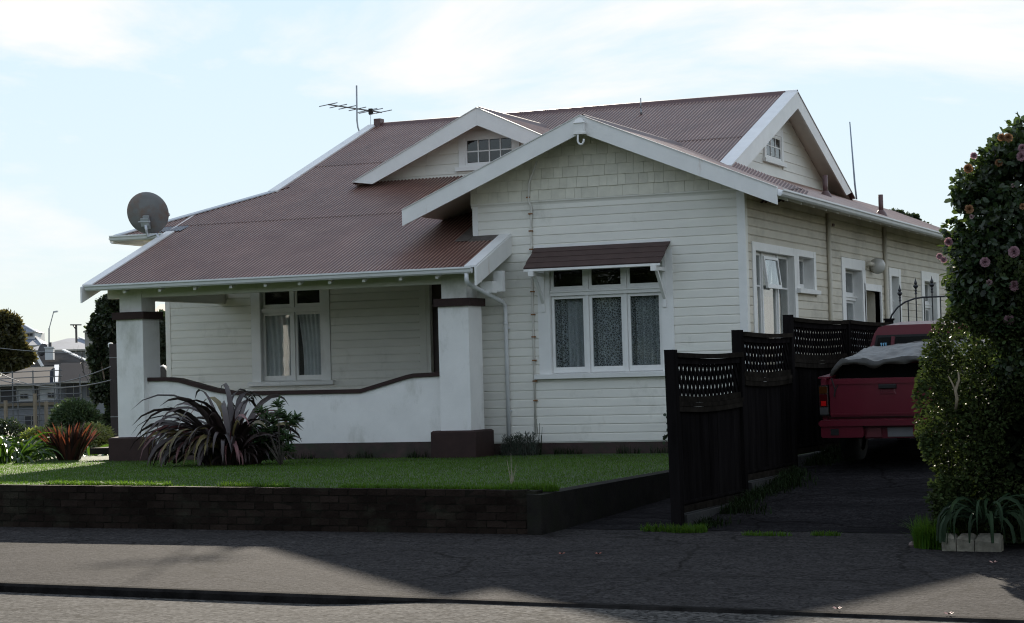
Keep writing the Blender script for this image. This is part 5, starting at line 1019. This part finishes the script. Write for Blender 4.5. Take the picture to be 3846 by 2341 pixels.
# small plants against the house
LAV = leafmat('grey_lavender_leaf', (.062,.075,.058), (.10,.12,.08), .6, .15, .2, .3)
for i,(x,wd_,h_,lab) in enumerate(((1232,.30,.36,'grey green lavender bush by the foot of the downpipe'),(1268,.32,.40,'darker lavender bush by the foot of the conduit pipe'))):
    p = PY(x,1095,-.45); t = thing('lavender_bush', lab, 'shrub', (p.x,p.y,-.24)); m = 700
    a = RNG.random(m)*6.28; r = RNG.random(m)**.6*wd_*.55; st = RNG.integers(0,14,m); sx = (st/13-.5)*wd_*1.1; hz = h_*(.55+.45*np.abs(np.sin(st*2.4)))
    tt = RNG.random(m); P = np.stack([p.x+sx+RNG.normal(size=m)*.018, p.y+np.sin(st*3.1)*.08+RNG.normal(size=m)*.02, -.24+tt*hz],1); D = unit(m)*.8; D[:,2] = np.abs(D[:,2])+.7
    leaves('foliage', P, D, unit(m), .05+.03*RNG.random(m), .009+.005*RNG.random(m), LAV, t, None, (p.x,p.y,-.24))
    mb = MB()
    for k in range(14): mb.tube([(p.x+(k/13-.5)*wd_*.8,p.y+math.sin(k*3.1)*.06,-.25),(p.x+(k/13-.5)*wd_*1.1,p.y+math.sin(k*3.1)*.08,-.24+h_*(.5+.45*abs(math.sin(k*2.4))))],.004,4)
    mb.build('stem', BARK, t, False, (p.x,p.y,-.24))
def blades(name, pts, h, wd, mat, label=None, cat=None, lean=.5, kind='stuff', nv=5):
    n = len(pts); pts = np.asarray(pts,float); a = RNG.random(n)*6.283; l_ = RNG.random(n)*lean; hh = h*(.5+.8*RNG.random(n)); dx = np.cos(a); dy = np.sin(a); s = np.stack([-dy,dx,np.zeros(n)],1)*wd
    up1 = np.stack([dx*l_*hh*.3,dy*l_*hh*.3,hh*.55],1); up2 = np.stack([dx*l_*hh,dy*l_*hh,hh*(1-.3*l_)],1)
    V = np.stack([pts-s,pts+s,pts+up1+s*.7,pts+up1-s*.7,pts+up2+s*.12,pts+up2-s*.12],1)
    o = bulk(name, V, 6, [(0,1,2,3),(3,2,4,5)], mat, None, kind)
    return tag(o, label, cat) if label else o
GRASS = M('grass_blade', (.044,.096,.012), .6, .42, .6, island=.3, transl=.35, tcol=(.12,.23,.02), spec=.12); GRASSD = M('dark_weed', (.014,.026,.008), .7, .3, 1.5, island=.35, transl=.12, tcol=(.03,.05,.01), spec=.1)
n = 150000; x = -19+RNG.random(n)*20.52; y = -13.36+RNG.random(n)**1.25*12.7
nz_ = np.array([MN.noise(Vector((a*.7,b*.7,1))) for a,b in zip(x,y)])
z = np.array([lawnZ(a,b) for a,b in zip(x,y)])
blades('grass', np.stack([x,y,z-.004],1), .032, .0035, GRASS, 'short mown green grass of the front lawn', 'grass', .9)
n = 14000; x = -9+RNG.random(n)*10.5; y = -13.40+RNG.random(n)*.20; z = np.array([lawnZ(a,b) for a,b in zip(x,y)]); k_ = np.array([MN.noise(Vector((a*1.3,0,5))) for a in x]) > -.05
blades('edge_grass', np.stack([x,y,z],1)[k_], .07, .005, GRASS, 'longer grass fringing the top of the brick wall', 'grass', 1.1)
def patch(cx,cy,rx,ry,n,fz): 
    a = RNG.random(n)*6.283; r = np.sqrt(RNG.random(n)); X_ = cx+np.cos(a)*r*rx; Y_ = cy+np.sin(a)*r*ry; return np.stack([X_,Y_,np.array([fz(p,q) for p,q in zip(X_,Y_)])],1)
blades('grass_tuft', np.concatenate([patch(1.38,-13.2,.35,.16,700,lambda a,b: lawnZ(a,b))]), .10, .005, GRASS, 'tuft of long grass on the corner of the brick wall', 'grass', 1)
blades('grass_tuft', np.concatenate([patch(3.12,-13.15,.22,.12,500,footZ),patch(2.80,-13.1,.20,.07,160,footZ)]), .085, .005, GRASS, 'bright tuft of grass at the foot of the first fence post', 'grass', 1)
blades('grass_tuft', np.concatenate([patch(4.62,-13.3,.16,.05,160,footZ),patch(4.05,-13.4,.26,.05,200,footZ)]), .05, .005, GRASS, 'low weeds in the crack across the driveway mouth', 'weeds', 1)
n = 4200; y = -12.9+RNG.random(n)*6.5; x = 3.12+np.abs(RNG.normal(size=n))*.16*(1+.5*np.sin(y*3)); z = np.array([driveZ(b) for b in y])
kk = (np.array([MN.noise(Vector((0,b*1.1,2))) for b in y]) > -.25)&(x < 3.7); blades('fence_weeds', np.stack([x,y,z],1)[kk], .11, .006, GRASSD, 'dark weeds growing along the foot of the black fence', 'weeds', 1.2)
n = 1500; x = -10.5+RNG.random(n)*10.4; y = -1.0+np.where(x<-4.5,-.0,.90)-RNG.random(n)*.12; z = np.full(n,-.23); kk = np.array([MN.noise(Vector((a*1.7,0,8))) for a in x]) > .05
blades('house_weeds', np.stack([x,y,z],1)[kk], .16, .006, GRASSD, 'straggling weeds along the brown base of the house', 'weeds', 1)
n = 1500; p_ = patch(5.98,-14.25,.26,.20,n,footZ); blades('grass_tuft', p_, .26, .006, GRASS, 'tall tuft of grass at the left foot of the hedge', 'grass', .9)
# agapanthus, cream block edging and stones at the right
AGD = [M('dark_agapanthus_leaf', (.016,.032,.014), .6, .25, 3, rnd=.3, transl=.1, spec=.12)]
p = PY(2372,1262,-14.60); t = thing('agapanthus', 'dark agapanthus clump drooping over the cream blocks at the right', 'plant', (p.x,p.y,p.z+.02)); straps(t, AGD, 60, .12, (.5,.85), (.5,1.35), (1.6,2.6), (.024,.036), seed=41)
eb = thing('cream_block_edging', 'low cream painted block edging at the foot of the hedge', 'garden edging', (6.6,-14.55,-.58)); EL = Vector(eb.location)
for i,(x0,x1) in enumerate(((2266,2300),(2302,2344),(2346,2408))):
    a, b = PY(x0,1315,-14.55), PY(x1,1315,-14.55); e = .025
    mb = MB(); mb.hull([(a.x,-14.55,-.62),(b.x,-14.55,-.62),(b.x,-14.40,-.62),(a.x,-14.40,-.62)],[(a.x,-14.55,-.40-.015*i-e),(b.x,-14.55,-.42-.02*i-e),(b.x,-14.40,-.40-e),(a.x,-14.40,-.40-e)]); mb.hull([(a.x,-14.55,-.40-.015*i-e),(b.x,-14.55,-.42-.02*i-e),(b.x,-14.40,-.40-e),(a.x,-14.40,-.40-e)],[(a.x+e,-14.53,-.40-.015*i),(b.x-e,-14.53,-.42-.02*i),(b.x-e,-14.42,-.40),(a.x+e,-14.42,-.40)]); mb.build('block', CREAMW, eb, False, EL)
STN = M('pinkish_stone', (.16,.12,.11), .9, .3, 6, .5, 30)
def rock(c, r, mat, label):
    mb = MB(); mb.lathe(c, [(0,-r*.7),(r*.7,-r*.5),(r,0),(r*.8,r*.45),(r*.35,r*.7),(0,r*.75)], 9)
    mb.v = [tuple(Vector(c)+(Vector(v)-Vector(c))*(1+.35*MN.noise(Vector(v)*9))) for v in mb.v]; return tag(mb.build('stone', mat, None, False), label, 'stone', 'loose stones at the driveway edge')
for (x,y,r,lab) in ((2208,1262,.055,'pale rounded stone at the edge of the driveway by the grass tuft'),(2196,1275,.04,'small brown stone left of the pale one at the driveway edge'),(2218,1250,.045,'pinkish stone partly under the hedge foot'),(2203,1290,.03,'tiny dark stone on the asphalt below the pale stone')):
    q = PY(x,y,-14.2); rock((q.x,q.y,footZ(q.x,q.y)+r*.4), r, STN, lab)
LEAFR = M('fallen_leaf_red', (.20,.05,.025), .7, .3, 6); LEAFP = M('fallen_petal', (.45,.26,.22), .7, .3, 6)
for (x,y,mt,lab) in ((1440,1337,LEAFR,'small red fallen leaf on the footpath nearer the centre'),(1352,1337,LEAFR,'brown fallen leaf on the footpath left of the red one'),(2390,1358,LEAFP,'pale fallen camellia bloom on the footpath below the hedge'),(2283,1483,LEAFP,'brown fallen bloom on the kerb at the bottom right'),(2015,1470,LEAFP,'yellowish fallen leaf beside the kerb')):
    d = ray(x,y); t = 10
    while (CAM+d*t).z > footZ((CAM+d*t).x,(CAM+d*t).y) and t < 40: t += .01
    q = CAM+d*t; mb = MB()
    for k in range(5): a = k*1.26; mb.add([(q.x,q.y,q.z+.012),(q.x+.03*math.cos(a-.4),q.y+.03*math.sin(a-.4),q.z+.022),(q.x+.042*math.cos(a),q.y+.042*math.sin(a),q.z+.03),(q.x+.03*math.cos(a+.4),q.y+.03*math.sin(a+.4),q.z+.02)],[(0,1,2,3)])
    tag(mb.build('fallen_leaf', mt, None), lab, 'fallen leaf')
# dry seedling on the wall corner, spindly stems at the house
mb = MB(); b = Vector((1.15,-13.1,lawnZ(1.15,-13.1)))
for (dx,h) in ((-.05,.33),(0,.40),(.06,.28),(.02,.22)): mb.tube([b,b+Vector((dx*.4,0,h*.5)),b+Vector((dx,0,h))],[.006,.005,.002],5)
tag(mb.build('dry_stem', M('dry_stem',(.28,.25,.18),.9,.2,8), None), 'dry bare seedling stems above the brick wall corner', 'plant')
mb = MB(); b = PY(1300,1095,-.35)
for (dx,h) in ((-.05,.62),(0,.55),(.05,.48),(.03,.35)): mb.tube([b+Vector((dx*.3,0,0)),b+Vector((dx*.6,0,h*.5)),b+Vector((dx,0,h))],[.007,.006,.003],5)
tag(mb.build('tall_weed', GRASSD, None), 'spindly upright weed against the white front wall by the lavender', 'plant')
# creeper shoot on the fence side
t = thing('creeper_shoot', 'leafy creeper shoot against the white wall beside the first fence panel', 'plant', tuple(PY(1608,1060,-.2))); cl_ = tuple(t.location)
P = np.array([tuple(PY(x+random.uniform(-4,4),y+random.uniform(-4,4),-.2)) for (x,y) in ((1610,990),(1612,997),(1607,1000),(1613,1010),(1611,1025),(1610,1045),(1604,1050),(1602,1058),(1613,1035)) for _ in range(5)]); m = len(P)
leaves('leaf', P, unit(m), unit(m)+np.array([0,-1,0]), np.full(m,.07), np.full(m,.05), GR2, t, None, cl_)

# ================================================================== FAR BACKGROUND (left)
def rm(n, c, **k): return M(n, c, **{'rough':.5,'var':.15,'scale':.6,**k})
GREYR = rm('grey_steel_roof', (.018,.021,.030), spec=.05, rough=.8); LIGHTR = rm('pale_blue_roof', (.15,.175,.22), rough=.6, spec=.3); TILER = rm('dark_tile_roof', (.03,.027,.027), spec=.1); FWALL = rm('far_white_wall', (.50,.52,.54)); FDARK = rm('far_dark_opening', (.035,.035,.04)); FGREY = rm('far_grey_wall', (.20,.21,.23)); FCREAM = rm('far_cream_wall', (.30,.29,.26)); TIMB = rm('raw_timber', (.20,.16,.11))
FR = Vector((math.cos(_y+.10), math.sin(_y+.10), 0)); FB = Vector((-FR.y, FR.x, 0))       # far street's own axes
class Far:
    """a far building standing on its own axes: u to the right, w away, z up; scale s metres per photo px at distance D"""
    def __init__(s, name, label, D, x0, ybase):
        s.o = PD(x0,ybase,D); s.s = D*K/FPX; s.D = D; s.x0 = x0; s.yb = ybase; s.t = thing(name, label, 'house', tuple(s.o), None); s.L = s.o
    def P(s, x, y, w=0): return s.o+FR*((x-s.x0)*s.s)+FB*w+Vector((0,0,(s.yb-y)*s.s))
    def box(s, n, x0, x1, y0, y1, w0, w1, mat, par=None):
        mb = MB(); mb.hull([s.P(x0,y1,w0),s.P(x1,y1,w0),s.P(x1,y1,w1),s.P(x0,y1,w1)],[s.P(x0,y0,w0),s.P(x1,y0,w0),s.P(x1,y0,w1),s.P(x0,y0,w1)]); return mb.build(n, mat, par or s.t, False, s.L)
    def hip(s, n, x0, x1, ye, yr, w0, w1, rx0, rx1, mat, th=4):
        wm = (w0+w1)/2; mb = MB(); mb.add([s.P(x0,ye,w0),s.P(x1,ye,w0),s.P(x1,ye,w1),s.P(x0,ye,w1),s.P(rx0,yr,wm),s.P(rx1,yr,wm)],[(0,1,5,4),(1,2,5),(2,3,4,5),(3,0,4),(0,3,2,1)]); r = mb.build(n, mat, s.t, False, s.L)
        mb = MB(); mb.beam(s.P(x1,ye,w0)+Vector((0,0,.05)), s.P(rx1,yr,wm)+Vector((0,0,.08)), .28,.10); mb.build('hip_cap', FLASH, r, False, s.L); s.box('fascia', x0, x1, ye, ye+4, w0-.05, w0, FCREAM, r); return r
    def win(s, x0, x1, y0, y1, w, frame=FCREAM, glass_=FDARK):
        f = s.box('window', x0-1.5, x1+1.5, y0-1.5, y1+1.5, w-.10, w, frame); s.box('pane', x0, x1, y0, y1, w-.14, w-.10, glass_, f); s.box('glazing_bar', (x0+x1)/2-.6, (x0+x1)/2+.6, y0, y1, w-.18, w-.14, frame, f)
TEDGE = rm('tile_edge',(.12,.115,.115))
# house under scaffold
A1 = Far('scaffolded_house', 'two storey grey roofed house wrapped in scaffolding at the far left', 125, 60, 1060)
A1.box('wall', -60, 140, 926, 1064, 0, 9, FGREY); A1.box('upper_wall', 43, 136, 930, 968, -.12, 0, FWALL); A1.box('wall', 140, 250, 922, 1064, 1.2, 9, FGREY)
A1.hip('roof', -60, 140, 925, 883, -1, 10, 50, 118, GREYR); A1.hip('roof', 128, 285, 921, 874, .4, 9, 128, 240, GREYR)
A1.box('deck_fascia', -60, 140, 970, 977, -.3, 0, TIMB)
for (a,b,c,d) in ((-30,41,934,966),(156,191,928,960),(205,228,930,958)): A1.win(a,b,c,d,0 if a<100 else 1.1)
for (a,b,c,d) in ((53,69,949,958),(118,134,948,957),(87,94,932,963),(62,92,1002,1023),(68,92,1028,1043)): A1.win(a,b,c,d,-.12 if c < 980 else 0)
sc_ = thing('scaffolding', 'tubular scaffolding around the grey roofed house at the far left', 'scaffolding', tuple(A1.o))
SCM = rm('scaffold_tube', (.13,.135,.14), metal=.2)
for x,y0 in ((-20,900),(8,938),(42,893),(54,938),(90,893),(104,938),(140,888),(153,887),(200,905)):
    mb = MB(); mb.tube([A1.P(x,1062,-1.6), A1.P(x,y0,-1.6)], .04, 6); mb.build('standard', SCM, sc_, False, A1.L)
for y in (896,910,925,939,952,966,984,998,1012,1028):
    mb = MB(); mb.tube([A1.P(-40,y+2,-1.65), A1.P(160 if y < 940 else 205,y-2,-1.65)], .03, 6); mb.build('ledger', SCM, sc_, False, A1.L)
for x,y0 in ((30,962),(98,948),(124,967)):
    mb = MB(); mb.beam(A1.P(x,1062,-2.5), A1.P(x,y0,-2.5), .16,.16); tag(mb.build('timber_pole', TIMB, None), {30:'raw timber pole at the far left, furthest from the porch pillar',98:'tallest raw timber pole before the scaffolded house',124:'raw timber pole half hidden by the rounded shrub'}[x], 'pole', 'timber poles before the scaffolded house')
# tiled roof house
A2 = Far('tiled_roof_house', 'dark tiled roof house with a white chimney behind the scaffolded house', 160, 130, 960)
A2.box('wall', 40, 225, 884, 960, 0, 8, FGREY); r = A2.hip('roof', 8, 232, 882, 843, -.8, 9, 86, 140, TILER)
for i in range(12):
    t = (i+1)/13; mb = MB(); a = A2.P(8+(86-8)*t,882-39*t,-.8+4.9*t); b = A2.P(232+(140-232)*t,882-39*t,-.8+4.9*t); mb.beam(a+Vector((0,0,.03)),b+Vector((0,0,.03)),.06,.07); mb.build('tile_course', TEDGE, r, False, A2.L)
mb = MB(); mb.beam(A2.P(108,882,-.9), A2.P(86,843,-.5), .25, .12); mb.build('hip_cap', FLASH, r, False, A2.L)
c = A2.box('chimney', 113, 132, 838, 866, -.6, .4, FWALL); A2.box('chimney_cap', 111, 134, 835, 838, -.7, .5, FWALL, c); A2.box('chimney_pot', 121, 127, 824, 835, -.3, .1, FDARK, c)
q = MB(); p = A2.P(107,842,.6); q.lathe(p, [(0,0),(.3,.05),(.5,.14),(.52,.17),(0,.07)], 14, ax=(-.2,-.9,.25)); tag(q.build('far_dish', FDARK, None, True), 'small dark satellite dish beside the far white chimney', 'satellite dish')
A3 = Far('blue_roof_house', 'house with pale blue hipped roof beyond the tiled roof at the left', 210, 180, 900)
A3.box('wall', 120, 250, 841, 900, 0, 10, FGREY); A3.hip('roof', 56, 262, 841, 811, -.8, 12, 150, 179, LIGHTR); A3.win(135,146,845,855,0)
A4 = Far('two_storey_house', 'pale two storey house with small upper windows furthest left', 230, 60, 860)
A4.box('wall', 20, 84, 798, 870, 0, 9, FWALL); A4.hip('roof', 14, 88, 799, 780, -.6, 7, 36, 50, LIGHTR); A4.hip('lower_roof', 0, 113, 833, 812, -4, 6, 40, 84, LIGHTR); A4.win(47,55,802,809,-.02); A4.win(65,79,802,809,-.02)
A5 = Far('cream_house', 'cream corner of a house showing beside the dark tree', 170, 212, 860); A5.box('wall', 205, 235, 796, 870, 0, 6, FCREAM); A5.hip('roof', 203, 240, 797, 785, -.5, 7, 215, 230, GREYR)
A6 = Far('orange_roof_house', 'tip of a house roof seen in the gap beside the porch corner', 120, 398, 850); A6.box('wall', 370, 430, 748, 860, 0, 6, FCREAM); A6.hip('roof', 372, 450, 750, 728, -.5, 6, 380, 430, rm('far_orange_roof',(.22,.12,.07)))
# street lamp, power pole, timber post, wires
SL_ = thing('street_lamp', 'thin street lamp with leaning arm above the far roofs', 'street lamp', tuple(PD(118,840,200)))
mb = MB(); mb.tube([PD(118,840,200),PD(118,790,200)],.07,6); mb.tube([PD(118,792,200),PD(129,751,200)],.045,6); mb.build('pole', rm('lamp_pole',(.35,.36,.37)), SL_, False, SL_.location)
mb = MB(); mb.beam(PD(129,751,200),PD(139,749.5,200),.4,.14); mb.build('lamp_head', FWALL, SL_, False, SL_.location)
PP = thing('power_pole', 'wooden power pole with a cross arm above the far blue roof', 'power pole', tuple(PD(184,815,190)))
mb = MB(); mb.tube([PD(184,825,190),PD(183,781,190)],.10,6); mb.build('pole', rm('pole_wood',(.09,.08,.075)), PP, False, PP.location)
mb = MB(); mb.beam(PD(169,782,190),PD(196,782,190),.11,.11); mb.beam(PD(176,783,190),PD(184,795,190),.1,.1); mb.build('cross_arm', rm('pole_wood_arm',(.09,.08,.075)), PP, False, PP.location)
q = PY(281,1060,6); TPt = thing('timber_post', 'dark timber post with white insulator beside the left pillar', 'post', (q.x,q.y,-.4))
mb = MB(); mb.box(q.x-.085,q.x+.22,q.y-.1,q.y+.1,-.4,PY(270,828,6).z); mb.build('post', M('dark_post_wood',(.035,.028,.028),.85,.3,5,.3,30,stretch=(1,1,.2)), TPt, False, TPt.location)
for y in (861,1003):
    z = PY(277,y,6).z; mb = MB(); mb.box(q.x-.09,q.x+.225,q.y-.105,q.y+.105,z-.006,z+.006); mb.build('band', GALV, TPt, False, TPt.location)
mb = MB(); p = PY(266,833,6); mb.lathe((p.x,p.y,p.z-.09), [(0,0),(.03,.0),(.035,.05),(.055,.07),(.06,.13),(.045,.16),(0,.17)], 10); mb.tube([(p.x,p.y,p.z-.04),(q.x,q.y,p.z-.04)],.012,5); mb.build('insulator', WHITE, TPt, False, TPt.location)
for i,(a,b,lab) in enumerate((((0,838,120),(700,826,62),'upper overhead wire crossing the far roofs'),((-20,908,60),(268,882,46),'sagging wire running to the dark timber post'),((0,898,70),(268,915,46),'lower sagging wire before the scaffolded house'))):
    A_, B_ = PD(*a), PD(*b); mb = MB(); mb.tube([A_.lerp(B_,t/12)-Vector((0,0,.5*(1-(2*t/12-1)**2)*.6)) for t in range(13)], .014 if i else .022, 5, cap=False); tag(mb.build('overhead_wire', FDARK, None), lab, 'wire', 'overhead wires at the left')
# bare tree before the scaffolded house
bt = PD(222,980,70); BT = thing('bare_tree', 'small leafless tree in front of the scaffolded house', 'tree', tuple(bt)); rb = random.Random(5); mb = MB()
def branch(p, d, l_, r, k):
    q = p+d*l_; mb.tube([p,p.lerp(q,.5)+Vector((rb.uniform(-.05,.05),0,rb.uniform(-.03,.03)))*l_,q],[r,r*.8,r*.6],5)
    if k: 
        for _ in range(3): branch(p.lerp(q,rb.uniform(.55,1)), (d+Vector((rb.uniform(-.8,.8),rb.uniform(-.5,.5),rb.uniform(-.1,.5)))).normalized(), l_*rb.uniform(.55,.8), r*.55, k-1)
branch(bt, Vector((0,0,1)), .9, .035, 4); mb.build('trunk', rm('dark_twig',(.05,.045,.04)), BT, False, bt)
# chair on the porch, seen between pillar and wall
ch_ = thing('porch_chair', 'dark chair with its sunlit edge painted as a pale curved rim, standing on the side of the porch', 'chair', (-12.3,2.9,-.1)); CHL = Vector(ch_.location); CHM = M('dark_wicker',(.03,.028,.028),.6,.3,20)
mb = MB(); mb.box(-12.75,-12.1,2.7,3.2,.28,.36); mb.build('seat', CHM, ch_, False, CHL)
for x in (-12.7,-12.15):
    for y in (2.75,3.15): mb = MB(); mb.box(x-.025,x+.025,y-.025,y+.025,-.12,.28); mb.build('leg', CHM, ch_, False, CHL)
c = [PY(384,884,3.0),PY(390,882,3.0),PY(396,886,3.0),PY(400,893,3.0),PY(407,896,3.0),PY(414,895,3.0)]
mb = MB(); n = len(c); mb.hull([(p.x,p.y,p.z) for p in c]+[(c[-1].x,3.0,.36),(c[0].x,3.0,.36)],[(p.x,p.y+.06,p.z) for p in c]+[(c[-1].x,3.06,.36),(c[0].x,3.06,.36)]); mb.build('backrest', CHM, ch_, False, CHL)
mb = MB(); mb.tube([p+Vector((0,.03,.01)) for p in c], .022, 6); mb.build('rim', WHITE, ch_, True, CHL)  # white tube paints the sunlit edge of the chair back

# unseen planting added across the street to darken what the front windows mirror
tb = [(x, -52+random.uniform(-2,2), random.uniform(.5,2.5), random.uniform(3.5,5.5), 2.5, random.uniform(3.5,6.0)) for x in np.linspace(-60,62,30)]
P, Q = blobpts(tb, 26000, .5, -.3, .6); m = len(P)
leaves('unseen_treeline', P, Q+unit(m)*.8, Q*.6+unit(m)*.6, .8+.5*RNG.random(m), .5+.3*RNG.random(m), GR2, None, 'stuff')
